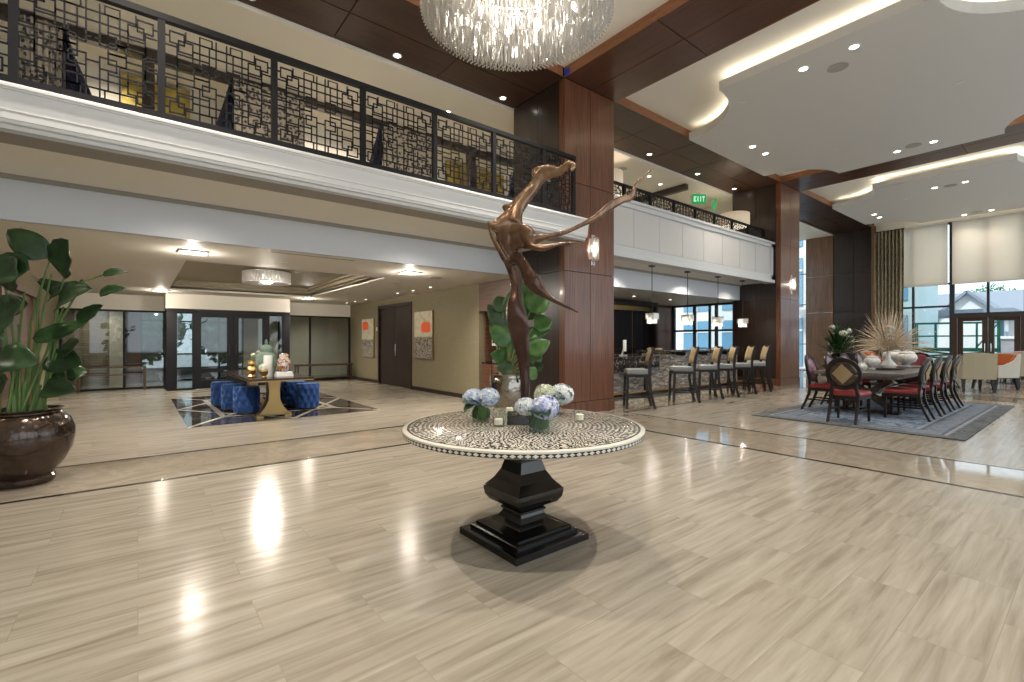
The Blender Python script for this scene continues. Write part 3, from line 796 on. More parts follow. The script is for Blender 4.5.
b = B(); b.box(XW - 0.09, XW + 0.09, 3.48, 3.62, 0, 2.3); b.box(XW - 0.09, XW + 0.09, 1.72, 1.86, 0, 2.3); b.box(XW - 0.09, XW + 0.09, 1.86, 3.48, 2.2, 2.3)
struct(b.build('trim_23', 'door_brown'))
glazed_door('door_5', XW, 2.67, 0.80, 2.2, stile=0.15, mt='door_brown', axis='y', handle=-1, rails=((0, 0.25),), gl='glass_window')
glazed_door('door_6', XW, 1.87, 0.79, 2.2, stile=0.15, mt='door_brown', axis='y', handle=1, rails=((0, 0.25),), gl='glass_window')

# --- bar room walls
b = B(); b.box(9.2, 15.5, 9.9, 10.0, 0, zc); struct(b.build('wall_bar_back', 'wood_column'))
b = B(); b.box(7.5, 9.2, 9.9, 10.0, 0, zc); b.box(6.95, 7.5, 9.24, 10.0, 0, zc); struct(b.build('wall_bar_side', 'paint_cream'))
framed('window_11', '', 7.45, 9.9, 15.4, 0.0, 2.62, (8.25, 9.05), (1.7,), fw=0.07, fd=0.12, glass_='glass_window', mat_='window_frame', axis='y')

# --- shell behind the camera
b = B(); b.box(-5.1, -5, -5, 17, 0, HC); struct(b.build('wall_behind', 'paint_cream'))
b = B(); b.box(-5, 24, -5.1, -5, 0, 0.6); b.box(-5, 24, -5.1, -5, 5.2, HC)
for x in (-5, -1.5, 2, 5.5, 9, 12.5, 16, 19.5, 23): b.box(x, x + 1.0, -5.1, -5, 0.6, 5.2)
struct(b.build('wall_right', 'paint_cream'))

struct(B().box(-5.2, 24.2, 6.0, 10.8, 6.3, 6.4).build('ceiling', 'paint_white'))  # unseen roof slab added to keep sky light out
struct(B().box(-5.2, 7.6, 10.8, 23.2, 2.9, 3.0).build('ceiling', 'paint_white'))  # unseen roof over the lobby, also added against sky light

struct(B().box(6.9, 7.0, 8.75, 17, 0, 2.62).build('wall_light_stop', 'paint_cream'))  # unseen walls added to stop daylight leaking in behind the lobby door
struct(B().box(6.12, 6.9, 8.75, 8.85, 0, 2.62).build('wall_light_stop', 'paint_cream'))
# ================================================================== CEILING LIGHTS
def downlight_src():
    t = thing('recessed_downlight', 'x', 'ceiling light')
    B().lathe([(0.052, -0.004), (0.075, -0.006), (0.078, 0.0)], 20, cap=False).build('trim_ring', 'paint_white', t, smooth=True)
    B().lathe([(0.054, -0.003), (0.054, 0.0)], 16).build('lamp', 'lamp_white', t)
    return t
DL = [None]
def downlight(x, y, z, label, energy=40, grp=None, ang=120, s=1.0, r=0.05):
    if DL[0] is None: DL[0] = downlight_src(); o = DL[0]; o.location = (x, y, z - 0.001); o['label'] = label
    else: o = copy_thing(DL[0], label, (x, y, z - 0.001))
    if grp: o['group'] = grp
    o.scale = (s, s, 1)
    if energy: spot('downlight_beam', (x, y, z - 0.02), energy, ang, r=r)
    return o
# middle-bay panel: pairs
G = 'downlights in the middle lowered ceiling panel'
zc1 = 5.88
mid = [(8.7, 3.15, 'nearest the cove, left of its pair'), (8.66, 2.43, 'nearest the cove, right of its pair'),
       (11.25, 5.15, 'beside the wood beam, left of its pair'), (11.92, 5.15, 'beside the wood beam, right of its pair'),
       (14.25, 3.13, 'by the second beam, left of its pair'), (14.2, 2.46, 'by the second beam, right of its pair')]
for x, y, l in mid: downlight(x, y, zc1, 'round downlight in the large middle ceiling panel ' + l, 230, G, s=1.2)
far = [(20.7, 5.2, 'nearest the curtain, left of its pair'), (21.35, 5.2, 'nearest the curtain, right of its pair'), (18.5, 3.18, 'by the cove, left of its pair'), (18.5, 2.52, 'by the cove, right of its pair'),
       (23.3, 3.2, 'close to the blinds, left of its pair'), (23.2, 2.5, 'close to the blinds, right of its pair')]
for x, y, l in far: downlight(x, y, zc1, 'round downlight in the far ceiling panel ' + l, 230, 'downlights in the far lowered ceiling panel', s=1.3)
for x, y in ((0.0, 0.5), (4.4, 0.6), (-0.1, 4.7), (4.4, 4.8)): spot('downlight_beam', (x, y, zc1 - 0.03), 1000, 100, r=0.03)
for x, y in ((11.3, 0.8), (12.0, 0.8), (20.7, 0.8)): spot('downlight_beam', (x, y, zc1 - 0.03), 300, 120)
# wood beam soffit
for x, y, l in ((1.2, 7.25, 'furthest left, above the balcony railing'), (3.34, 7.25, 'left of the chandelier'), (5.52, 7.25, 'just left of the nearer column'), (10.07, 7.15, 'nearest the first column'), (12.31, 7.15, 'in the middle over the white parapet'), (14.41, 7.15, 'beside the second column')):
    downlight(x, y, H, 'starry downlight in the dark wood soffit ' + l, 55, 'downlights in the wood soffit')
for x, y, l in ((1.25, 8.4, 'left, above the second railing panel'), (3.07, 8.33, 'above the middle of the railing'), (4.91, 8.28, 'right, near the column')):
    downlight(x, y, 5.97, 'small downlight in the cream upper ceiling ' + l, 60, 'downlights over the balcony corridor', s=0.9)
for x, y, l in ((9.2, 8.05, 'partly hidden behind the column'), (11.26, 8.0, 'left of its pair'), (12.09, 8.2, 'right of its pair'), (14.9, 8.4, 'nearest the drum lamp')):
    downlight(x, y, 5.97, 'small downlight in the upper ceiling over the bar balcony, ' + l, 60, 'downlights over the bar balcony', s=0.9)
# lobby fixtures: square multi-lamp downlights
def square_light(x, y, label, e=60):
    e *= 4.0
    t = thing('square_downlight', label, 'ceiling light', (x, y, 2.62), group='square ceiling lights of the lobby')
    b = B(); b.box(-0.17, 0.17, -0.17, -0.14, -0.02, 0); b.box(-0.17, 0.17, 0.14, 0.17, -0.02, 0); b.box(-0.17, -0.14, -0.14, 0.14, -0.02, 0); b.box(0.14, 0.17, -0.14, 0.14, -0.02, 0)
    b.build('frame', 'paint_white', t)
    for i in (-1, 1):
        for j in (-1, 1):
            B().lathe([(0.05, -0.012), (0.05, 0)], 14, (i * 0.068, j * 0.068, 0)).build('lamp', 'lamp_white', t)
    spot('square_light_beam', (x, y, 2.58), e, 140, 0.9)
    point('ceiling_fill_glow', (x, y, 2.50), 26, r=0.03)  # extra point below the fixture, added to brighten the ceiling around it
square_light(0.62, 8.15, 'square four-lamp ceiling light left of the recessed coffer, nearest the camera', 110)
square_light(3.98, 8.1, 'square four-lamp ceiling light right of the recessed coffer, near the orange painting', 110)
square_light(0.45, 14.9, 'square four-lamp ceiling light above the left end of the dark vestibule', 90)
square_light(4.0, 14.9, 'square four-lamp ceiling light right of the vestibule, behind the coffer', 90)
for x, y, l in ((5.45, 10.0, 'nearest the niche'), (5.45, 10.9, 'second from the niche, by the near painting'), (5.45, 11.8, 'before the brown door'), (5.5, 14.2, 'beyond the brown door'), (5.5, 15.1, 'by the far painting'), (5.5, 15.9, 'nearest the glass wall')):
    downlight(x, y, 2.62, 'tiny wall-washing downlight along the olive wall, ' + l, 16, 'small downlights along the olive wall', s=0.6)
for x, y in ((-0.6, 10.0), (-0.6, 13.0), (5.2, 8.2), (-1.0, 18.3), (1.5, 17.9), (5.0, 18.0)): spot('lobby_beam', (x, y, 2.6), 230, 140)
for x, y, l in ((9.6, 8.2, 'left'), (11.1, 8.4, 'middle'), (12.9, 8.4, 'right'),):
    downlight(x, y, 2.62, 'small downlight in the low ceiling over the bar, ' + l + ' of the three', 40, 'downlights over the bar', s=0.7)
# vents, speakers, slot
def vent(x, y, z, r, label, nm='ceiling_speaker', cat='speaker', mt='vent_grey'):
    b = B(); b.lathe([(r * 0.86, -0.006), (r, -0.008), (r, 0)], 20, (0, 0, 0), cap=True)
    o = b.build(nm, mt, loc=(x, y, z)); tag(o, label, cat)
vent(9.1, 2.78, 5.88, 0.15, 'round ceiling speaker between the two downlights nearest the cove')
vent(14.1, 2.8, 5.88, 0.15, 'round ceiling speaker between the pair of lights at the second beam')
vent(18.6, 2.85, 5.88, 0.15, 'round ceiling speaker between the lights by the far cove')
vent(23.1, 2.85, 5.88, 0.15, 'round ceiling speaker close to the blinds')
vent(10.2, 8.1, 5.97, 0.13, 'round grey speaker in the upper ceiling right of the first column')
for x, y, z, l in ((11.3, 1.6, 5.88, 'in the middle ceiling panel, near its right edge'), (9.0, 4.3, 5.88, 'in the middle ceiling panel, near its left scoop'), (13.0, 4.0, 5.88, 'in the middle ceiling panel, above the column'), (19.3, 4.0, 5.88, 'in the far ceiling panel, left part'), (22.2, 4.0, 5.88, 'in the far ceiling panel, nearest the curtain'), (1.9, 8.4, 2.62, 'on the lobby ceiling in front of the coffer'), (4.4, 9.6, 2.62, 'on the lobby ceiling beside the coffer'), (2.3, 9.02, 2.62, 'at the near edge of the coffer')):
    vent(x, y, z, 0.06, 'small round smoke detector ' + l, 'smoke_detector', 'smoke detector', 'plastic_white')
vent(4.7, 8.4, 2.62, 0.13, 'flat round grille on the lobby ceiling right of the square light')
tag(B().box(-0.6, 0.6, -0.025, 0.025, -0.005, 0.0).build('slot_diffuser', 'vent_grey', loc=(2.1, 7.45, 2.62)), 'long thin slot grille in the lobby ceiling next to the white fascia', 'vent')

# crystal drum on the coffer ceiling
def crystal_drum(label, loc, r, h_, n, z0=0.0):
    t = thing('flush_ceiling_lamp', label, 'ceiling lamp', loc)
    B().lathe([(r * 1.02, 0.0), (r * 1.02, 0.03)], 32, (0, 0, -0.03)).build('ceiling_plate', 'chrome', t)
    b = B()
    for i in range(n):
        a = 2 * PI * i / n
        b.bar((r * math.cos(a), r * math.sin(a), -0.03), (r * math.cos(a), r * math.sin(a), -h_), 0.05, 0.02)
    o = b.build('crystal_drum', 'crystal_frost', t); o['kind'] = 'stuff'
    for i in range(6):
        a = 2 * PI * i / 6
        B().lathe([(0.01, -0.06), (0.035, -0.035), (0.035, 0.0), (0.01, 0.03)], 10, (r * 0.6 * math.cos(a), r * 0.6 * math.sin(a), -h_ * 0.5)).build('bulb', 'lamp_warm', t, smooth=True)
    B().lathe([(r * 0.96, 0), (r * 0.96, 0.008)], 32, (0, 0, -h_)).build('diffuser', 'crystal_frost', t)
    point('crystal_drum_light', (loc[0], loc[1], loc[2] - h_ - 0.05), 320, r=0.12)
    return t
crystal_drum('round crystal flush lamp glowing on the taupe coffer ceiling of the lobby', (2.2, 11.35, 2.86), 0.45, 0.27, 44)

# ================================================================== CHANDELIER
CH = Vector((2.17, 2.68, 0))
t = thing('chandelier', 'large round crystal chandelier with tiers of hanging prisms over the round table', 'chandelier', (CH.x, CH.y, 3.5))
rng = random.Random(3)
rods = []
tiers = [(0.69, 0.22, 0.62, 118), (0.64, 0.20, 0.55, 108), (0.585, 0.175, 0.5, 98), (0.525, 0.15, 0.45, 86), (0.46, 0.125, 0.42, 74), (0.39, 0.10, 0.38, 62), (0.31, 0.08, 0.34, 48), (0.22, 0.06, 0.30, 34), (0.12, 0.04, 0.26, 18)]
for r, zb, ht, n in tiers:
    n = int(n * 1.35)
    for k in range(n):
        a = 2 * PI * (k + rng.random() * 0.3) / n
        rods.append((r, a, zb + rng.uniform(-0.004, 0.004), ht))
def rod_mesh(b, r, a, zb, ht):
    x, y = r * math.cos(a), r * math.sin(a)
    q = 0.0075; rot = rng.random() * PI
    M = Matrix.Translation((x, y, 0)) @ Matrix.Rotation(rot, 4, 'Z')
    segs = max(2, int(ht / 0.11)); L = ht / segs
    for s_ in range(segs):
        z0 = zb + s_ * L
        pr = [(0.001, z0), (q, z0 + 0.018), (q, z0 + L - 0.014), (0.001, z0 + L - 0.002)]
        vs = []
        for rr, zz in pr:
            for i in range(4):
                aa = rot + i * PI / 2; vs.append((x + rr * math.cos(aa), y + rr * math.sin(aa), zz))
        fs = [(j * 4 + i, j * 4 + (i + 1) % 4, (j + 1) * 4 + (i + 1) % 4, (j + 1) * 4 + i) for j in range(3) for i in range(4)]
        b._add(vs, fs)
        rot += 0.5
# the hundred strands that show largest: outer and inner tiers on the side towards the hall
order = list(range(len(rods)))
order.sort(key=lambda i: (rods[i][2] - 0.0) + 0.25 * math.cos(rods[i][1] - YAW))
for i in order[:96]:
    b = B(); rod_mesh(b, *rods[i]); b.build('crystal_strand', 'crystal', t)
b = B()
for i in order[96:]: rod_mesh(b, *rods[i])
o = b.build('crystal_strands', 'crystal', t); o['kind'] = 'stuff'
b = B()
for r, zb, ht, n in tiers[::2]:
    b.tube([(r * math.cos(2 * PI * i / 40), r * math.sin(2 * PI * i / 40), zb + ht) for i in range(41)], 0.008, 6)
for k in range(6):
    a = PI * k / 6
    b.bar((-0.69 * math.cos(a), -0.69 * math.sin(a), 0.8), (0.69 * math.cos(a), 0.69 * math.sin(a), 0.8), 0.012)
b.build('frame', 'chrome', t, smooth=True)
b = B()
for r, zb, ht, n in tiers[:6]:
    for k in range(n):
        a = 2 * PI * k / n; b.lathe([(0.001, -0.010), (0.009, 0), (0.001, 0.010)], 6, (r * math.cos(a), r * math.sin(a), zb - 0.012))
o = b.build('crystal_beads', 'crystal', t); o['kind'] = 'stuff'
B().tube([(0, 0, 0.8), (0, 0, HC - 3.5)], 0.012).build('stem', 'chrome', t)
B().lathe([(0.12, HC - 3.56), (0.14, HC - 3.5)], 24).build('ceiling_plate', 'chrome', t)
for i in range(14):
    a = 2 * PI * i / 9; r = 0.43 if i < 9 else 0.19
    a = 2 * PI * i / 9 if i < 9 else 2 * PI * (i - 9) / 5
    B().lathe([(0.008, -0.06), (0.03, -0.03), (0.032, 0.0), (0.01, 0.04)], 10, (r * math.cos(a), r * math.sin(a), 0.30 if i < 9 else 0.24)).build('bulb', 'lamp_warm', t, smooth=True)
point('chandelier_light', (CH.x, CH.y, 3.95), 60, r=0.2)
point('chandelier_light', (CH.x, CH.y, 4.6), 110, r=0.25)

# ================================================================== BALCONY RAILING
def lattice_segments():
    """Chinese lattice on an 16 x 16 grid; returns bars (x0,y0,x1,y1)"""
    S = []
    def sq(x, y, s_=2): S.extend([(x, y, x + s_, y), (x, y + s_, x + s_, y + s_), (x, y, x, y + s_), (x + s_, y, x + s_, y + s_)])
    for x, y in ((1, 12), (2, 11), (6, 13), (7.5, 7), (6.5, 6), (9, 9), (11, 11), (12, 10), (10, 1.5), (11, 2.5), (2, 2), (3, 3.5), (13, 5.5), (5.5, 0), (1.5, 7), (12.5, 14), (8.5, 3.5), (4.5, 9)):
        sq(x, y)
    for y, a, c in ((1, 0, 5.5), (1, 7.5, 16), (3, 4, 10), (4.5, 0, 3), (4.5, 10.5, 16), (6.5, 3, 13), (8, 3.5, 16), (9, 0, 4.5), (10, 6.5, 12), (12, 4, 16), (14, 3, 6), (14, 8, 16), (5.5, 3, 9)):
        S.append((a, y, c, y))
    for x, a, c in ((1, 0, 7), (3, 4, 16), (5, 0, 9), (7, 2, 16), (8.5, 5.5, 16), (10, 3.5, 14), (12, 4.5, 16), (14, 0, 14), (15, 7.5, 16), (4, 5.5, 12), (11, 0, 2.5)):
        S.append((x, a, x, c))
    S = []
    for ox in (0, 8):
        for oy in (0, 8):
            fx = ox == 8; fy = oy == 8
            def add(x0, y0, x1, y1):
                if fx: x0, x1 = 8 - x1, 8 - x0
                if fy: y0, y1 = 8 - y1, 8 - y0
                S.append((x0 + ox, y0 + oy, x1 + ox, y1 + oy))
            def sq2(x, y, w_=2.0, h_=2.0):
                add(x, y, x + w_, y); add(x, y + h_, x + w_, y + h_); add(x, y, x, y + h_); add(x + w_, y, x + w_, y + h_)
            sq2(0.6, 0.6); sq2(1.8, 1.9); sq2(5.2, 5.0); sq2(4.0, 6.2, 2.2, 1.8); sq2(4.8, 0.0, 1.8, 1.5); sq2(0.0, 5.0, 1.6, 1.8)
            add(1.6, 2.6, 1.6, 8); add(2.8, 0, 2.8, 1.9); add(6.2, 1.5, 6.2, 5.0); add(4.8, 1.5, 4.8, 6.2); add(7.2, 0, 7.2, 5.0); add(3.8, 3.0, 3.8, 5.6)
            add(2.6, 1.5, 8, 1.5); add(0, 3.2, 1.8, 3.2); add(3.8, 3.2, 8, 3.2); add(0, 1.5, 0.6, 1.5); add(1.6, 4.4, 6.2, 4.4); add(1.6, 6.2, 5.2, 6.2); add(7.2, 6.0, 8, 6.0); add(0, 7.4, 4.0, 7.4)
    return S
LAT = lattice_segments()
def lattice_panel(w_, h_, z0, t_=0.0125, nx=16, ny=16, flip=False):
    b = B()
    for x0, y0, x1, y1 in LAT:
        if flip: x0, x1 = 16 - x1, 16 - x0
        X0, X1 = x0 / nx * w_, x1 / nx * w_; Z0, Z1 = z0 + y0 / ny * h_, z0 + y1 / ny * h_
        b.box(max(X0 - t_ / 2, 0), min(X1 + t_ / 2, w_), -t_ / 2, t_ / 2, max(Z0 - t_ / 2, z0), min(Z1 + t_ / 2, z0 + h_))
    return b
YR = 5.72
rail = thing('balcony_railing', 'long black metal balcony railing with Chinese lattice panels, upper left', 'railing', (0, YR, 3.5))
posts = [0.18 + k for k in range(-5, 6)] + [5.88]
for x in posts: B().box(x - 0.03, x + 0.03, -0.03, 0.03, -0.06, 1.0).build('post', 'rail_metal', rail)
for k, (a, c) in enumerate(zip(posts[:-1], posts[1:])):
    o = lattice_panel(c - a - 0.06, 0.86, 0.06, flip=k % 2 == 1).build('lattice_panel', 'rail_metal', rail); o.location = (a + 0.03, 0, 0)
B().box(-5, 5.91, -0.035, 0.035, 0.96, 1.02).build('top_rail', 'rail_metal', rail)
B().box(-5, 5.91, -0.025, 0.025, -0.01, 0.06).build('bottom_rail', 'rail_metal', rail)
rail2 = thing('balcony_railing', 'low black lattice railing on top of the white bar balcony parapet', 'railing', (7.3, 6.5, 4.1))
posts = lin(0, 7.55, 8)
for x in posts: B().box(x - 0.03, x + 0.03, -0.03, 0.03, -0.6, 0.62).build('post', 'rail_metal', rail2)
for k, (a, c) in enumerate(zip(posts[:-1], posts[1:])):
    o = lattice_panel(c - a - 0.06, 0.80, -0.20, flip=k % 2 == 0).build('lattice_panel', 'rail_metal', rail2); o.location = (a + 0.03, 0, 0)
B().box(0, 7.55, -0.03, 0.03, 0.58, 0.63).build('top_rail', 'rail_metal', rail2)

# upper corridor: tied back drapes, gold canvases, sconce
def drape(x0, x1, side, label, lw=0.65):
    """patterned drape with a navy lining that flares to one side"""
    t = thing('tied_drape', label, 'drape', ((x0 + x1) / 2, 9.2, 3.5), group='patterned drapes on the upper floor')
    hw = (x1 - x0) / 2; rows = []
    for j in range(14):
        z = 2.3 * j / 13; r = []
        for i in range(37):
            u = i / 36 * 2 - 1
            r.append((u * hw * (1 - 0.06 * math.sin(PI * j / 13)), 0.018 * math.sin(i * 1.05) + 0.008 * math.sin(i * 2.3), z))
        rows.append(r)
    B().grid(rows).build('patterned_face', 'drape_pattern', t, smooth=True, solid=0.012)
    rows = []
    for j in range(14):
        z = 2.3 * j / 13
        f = 1 - j / 13
        wd = 0.05 + lw * max(0, f - 0.0) ** 1.1
        r = []
        for i in range(13):
            u = i / 12
            r.append((side * (hw - 0.02 + u * wd), 0.10 + 0.03 * math.sin(i * 1.2), z))
        rows.append(r)
    B().grid(rows).build('navy_lining', 'fabric_navy', t, smooth=True, solid=0.012)
drape(-1.27, -0.84, 1, 'patterned drape with navy lining behind the leftmost railing panels', 0.85)
drape(1.27, 2.42, -1, 'patterned drape with navy lining behind the railing, left of the cream opening')
drape(3.93, 5.1, -1, 'wide patterned drape behind the middle of the railing')
drape(7.5, 8.3, -1, 'patterned drape beside the dark column end of the railing')
for x0, x1, z0, z1, l in ((-0.22, 0.75, 4.1, 5.92, 'gold textured canvas seen through the left railing panels'), (6.15, 8.0, 4.1, 5.94, 'gold textured canvas seen through the railing near the column')):
    t = thing('gold_painting', l, 'painting', ((x0 + x1) / 2, 10.5, (z0 + z1) / 2), group='gold canvases upstairs')
    hx = (x1 - x0) / 2; hz = (z1 - z0) / 2
    B().box(-hx, hx, -0.05, 0.0, -hz, hz).build('canvas', 'gold_canvas', t, bevel=0.006)
    B().box(-hx + 0.02, hx - 0.02, 0.0, 0.05, -hz + 0.02, hz - 0.02).build('stretcher_frame', 'wood_door', t)
for x in (-0.4, 2.8, 5.4, 3.6): spot('upper_wash', (x, 9.85, 5.9), 140, 150)
for x in (9, 11, 13.5): spot('upper_wash', (x, 9.6, 5.9), 90, 130)

# sconces
def sconce(loc, label, rot=0, s=1.0):
    t = thing('wall_sconce', label, 'wall lamp', loc, rot)
    b = B(); b.box(-0.05, 0.05, -0.02, 0.0, -0.30, 0.28); b.build('back_plate', 'chrome', t, bevel=0.004)
    n = 7
    for i in range(n):
        a = PI * i / (n - 1)
        x, y = -0.10 * math.cos(a), -0.03 - 0.085 * math.sin(a)
        B().tube([(x, y, -0.19), (x, y, 0.19)], 0.014, 6).build('crystal_rod', 'crystal_frost', t, smooth=True)
    b = B(); b.tube([(-0.115 * math.cos(PI * i / 12), -0.03 - 0.1 * math.sin(PI * i / 12), 0.2) for i in range(13)], 0.008, 6)
    b.tube([(-0.115 * math.cos(PI * i / 12), -0.03 - 0.1 * math.sin(PI * i / 12), -0.2) for i in range(13)], 0.008, 6)
    b.tube([(0, -0.02, -0.2), (0, -0.05, -0.34)], 0.006, 6)
    b.tube([(0, -0.03, 0.2), (0, -0.03, -0.2)], 0.006, 6); b.tube([(0, -0.03, 0.2), (0, -0.115, 0.2)], 0.006, 6); b.tube([(0, -0.03, -0.2), (0, -0.115, -0.2)], 0.006, 6)
    b.build('bracket', 'chrome', t, smooth=True)
    for z in (-0.10, 0.10): B().lathe([(0.01, -0.04), (0.024, -0.02), (0.024, 0.02), (0.01, 0.04)], 10, (0, -0.055, z)).build('bulb', 'lamp_warm', t, smooth=True)
    wx = loc[0] + 0.06 * math.sin(rot); wy = loc[1] - 0.06 * math.cos(rot)
    point('sconce_light', (wx, wy, loc[2]), 16, r=0.02)
    return t
sconce((6.68, YA, 3.05), 'crystal rod wall sconce glowing on the front of the nearer wood column')
sconce((15.62, YA, 3.07), 'crystal rod wall sconce glowing on the front of the far wood column')
sconce((8.35, 10.45, 5.0), 'small lit sconce upstairs seen through the railing beside the gold canvas')

# exit signs, drum pendants upstairs
def letter(b, ch, x, z, w_, h_, t_, y0, y1):
    def bar(a0, a1, c0, c1): b.box(x + a0 * w_, x + a1 * w_, y0, y1, z + c0 * h_, z + c1 * h_)
    k = t_
    if ch == 'E': bar(0, k, 0, 1); bar(k, 1, 0, .18); bar(k, .85, .41, .59); bar(k, 1, .82, 1)
    if ch == 'I': bar(.5 - k / 2, .5 + k / 2, 0, 1)
    if ch == 'T': bar(.5 - k / 2, .5 + k / 2, 0, .82); bar(0, 1, .82, 1)
    if ch == 'X':
        b.bar((x + 0.08 * w_, (y0 + y1) / 2, z), (x + 0.92 * w_, (y0 + y1) / 2, z + h_), k * w_, y1 - y0)
        b.bar((x + 0.92 * w_, (y0 + y1) / 2, z), (x + 0.08 * w_, (y0 + y1) / 2, z + h_), k * w_, y1 - y0)
def exit_sign(loc, rz, label, s=1.0):
    t = thing('exit_sign', label, 'exit sign', loc, rz)
    B().box(-0.19, 0.19, -0.02, 0.02, -0.13, 0.13).build('face', 'exit_green', t, bevel=0.004)
    b = B()
    for i, ch in enumerate('EXIT'): letter(b, ch, -0.145 + i * 0.077, -0.07, 0.058, 0.14, 0.26, -0.027, -0.0205)
    b.build('lettering', 'exit_white', t)
    B().box(-0.05, 0.05, -0.015, 0.015, 0.13, 0.17).build('mount', 'plastic_white', t)
    t.scale = (s, s, s)
exit_sign((13.2, 7.62, 5.6), math.radians(-38), 'green EXIT sign hanging from the upper ceiling above the white parapet', 1.1)
exit_sign((14.6, 7.9, 5.74), math.radians(40), 'second green EXIT sign seen at an angle right of the first', 1.1)
def drum_pendant(loc, r, h_, label, drop):
    t = thing('drum_pendant', label, 'pendant lamp', loc)
    b = B(); n = 40
    b.lathe([(r, 0), (r, h_)], n, cap=False); b.build('lamp_shade', 'drum_shade', t, smooth=True, solid=0.01)
    B().lathe([(r * 0.97, 0.01), (r * 0.97, 0.02)], n).build('diffuser', 'lamp_dim', t)
    B().tube([(0, 0, h_ * 0.5), (0, 0, drop)], 0.01).build('stem', 'dark_metal', t)
    point('drum_light', (loc[0], loc[1], loc[2] + 0.12), 25, r=0.05)
mat('lamp_dim', (1, 0.9, 0.8), 0.5, emit=(1, 0.85, 0.65), es=2.5)
drum_pendant((14.0, 6.95, 4.75), 0.42, 0.38, 'cream drum pendant over the right end of the bar balcony', H - 4.75)
drum_pendant((9.3, 7.75, 4.95), 0.30, 0.62, 'white lamp shade just right of the nearer column, upstairs', 5.97 - 4.95)

# bar pendants
def bar_pendant(x, y, label, drop=1.35):
    zt = 3.1
    t = thing('bar_pendant', label, 'pendant lamp', (x, y, zt), group='crystal pendants over the bar')
    B().lathe([(0.075, -0.03), (0.08, 0)], 18).build('canopy', 'dark_metal', t)
    B().tube([(0, 0, -0.02), (0, 0, -drop + 0.24)], 0.009).build('stem', 'dark_metal', t)
    B().box(-0.115, 0.115, -0.115, 0.115, -drop + 0.235, -drop + 0.25).build('top_plate', 'dark_metal', t)
    b = B()
    for (hw, z0, z1, n) in ((0.105, -drop + 0.10, -drop + 0.235, 6), (0.08, -drop, -drop + 0.13, 5)):
        for sx_, sy_ in ((1, 0), (-1, 0), (0, 1), (0, -1)):
            for i in range(n):
                u = (i + 0.5) / n * 2 - 1
                cx_, cy_ = (sx_ * hw, u * hw) if sx_ else (u * hw, sy_ * hw)
                b.box(cx_ - 0.012, cx_ + 0.012, cy_ - 0.012, cy_ + 0.012, z0, z1)
    b.build('crystal_shade', 'crystal_frost', t)
    B().lathe([(0.01, -0.05), (0.035, -0.02), (0.035, 0.03), (0.01, 0.06)], 12, (0, 0, -drop + 0.12)).build('bulb', 'lamp_bright', t, smooth=True)
    point('pendant_light', (x, y, zt - drop + 0.03), 30, r=0.03)
bar_pendant(9.4, 6.6, 'crystal pendant over the bar, nearest the near column')
bar_pendant(10.9, 6.6, 'crystal pendant over the bar, second from the near column, before the window')
bar_pendant(12.4, 6.6, 'crystal pendant over the bar, third from the near column')
bar_pendant(13.8, 6.6, 'crystal pendant over the bar, in front of the dark column face')
spot('bar_beam', (8.6, 6.7, 3.05), 260, 140); spot('bar_beam', (11.6, 6.7, 3.05), 260, 140); spot('bar_beam', (14, 6.7, 3.05), 110, 140)
for x in (-2.5, 0.5, 3.5): spot('soffit_beam', (x, 6.5, 3.06), 60, 150)
# ================================================================== ROUND TABLE
TC = Vector((2.075, 2.495, 0))
t = thing('pedestal_table', 'round black and bone inlaid table on a black square pedestal, centre of the hall', 'table', TC)
B().lathe([(0.77, 0.726), (0.803, 0.727), (0.808, 0.731), (0.808, 0.753), (0.803, 0.754)], 96).build('table_rim', 'bone_inlay_rim', t, smooth=True)
B().lathe([(0.804, 0.752), (0.809, 0.755), (0.809, 0.765), (0.80, 0.770)], 96).build('tabletop', 'bone_inlay_top', t, smooth=True)
def sqrings(prof): return [[(sx_ * hw, sy_ * hw, z) for sx_, sy_ in ((-1, -1), (1, -1), (1, 1), (-1, 1))] for hw, z in prof]
B().loft(sqrings([(0.315, 0.0), (0.315, 0.04), (0.31, 0.045), (0.262, 0.048), (0.262, 0.07), (0.255, 0.076), (0.232, 0.078), (0.232, 0.095)])).build('base', 'lacquer_black', t)
B().loft(sqrings([(0.215, 0.095), (0.16, 0.115), (0.125, 0.14), (0.105, 0.17), (0.098, 0.19), (0.11, 0.194), (0.11, 0.208), (0.095, 0.212), (0.12, 0.225), (0.165, 0.25), (0.188, 0.285), (0.195, 0.32), (0.195, 0.345), (0.188, 0.352), (0.145, 0.40), (0.11, 0.46), (0.09, 0.53), (0.082, 0.62), (0.085, 0.70), (0.12, 0.725)])).build('pedestal', 'lacquer_black', t)
B().lathe([(0.40, 0.715), (0.42, 0.728)], 48).build('support_plate', 'wood_black', t)
ZT = 0.771

# ---------------- sculpture (bronze dancer-like driftwood figure)
def skinned(name, chains, mt, parent, sub=2):
    """chains: list of point lists (x, y, z, r); first point of later chains may repeat an existing point"""
    V = []; E_ = []; R = []; idx = {}
    for ch in chains:
        prev = None
        for p in ch:
            k = tuple(round(q, 4) for q in p[:3])
            if k not in idx:
                idx[k] = len(V); V.append(p[:3]); R.append(p[3])
            i = idx[k]
            if prev is not None and prev != i: E_.append((prev, i))
            prev = i
    me = bpy.data.meshes.new(name); me.from_pydata(V, E_, []); me.materials.append(MATS[mt])
    o = bpy.data.objects.new(name, me); COL.objects.link(o); o.parent = parent
    md = o.modifiers.new('skin', 'SKIN'); md.use_smooth_shade = True
    for i, r in enumerate(R):
        rr = r if isinstance(r, tuple) else (r, r)
        me.skin_vertices[0].data[i].radius = rr
    me.skin_vertices[0].data[0].use_root = True
    if sub:
        s_ = o.modifiers.new('sub', 'SUBSURF'); s_.levels = sub; s_.render_levels = sub
    return o
K = 3.27 / 472
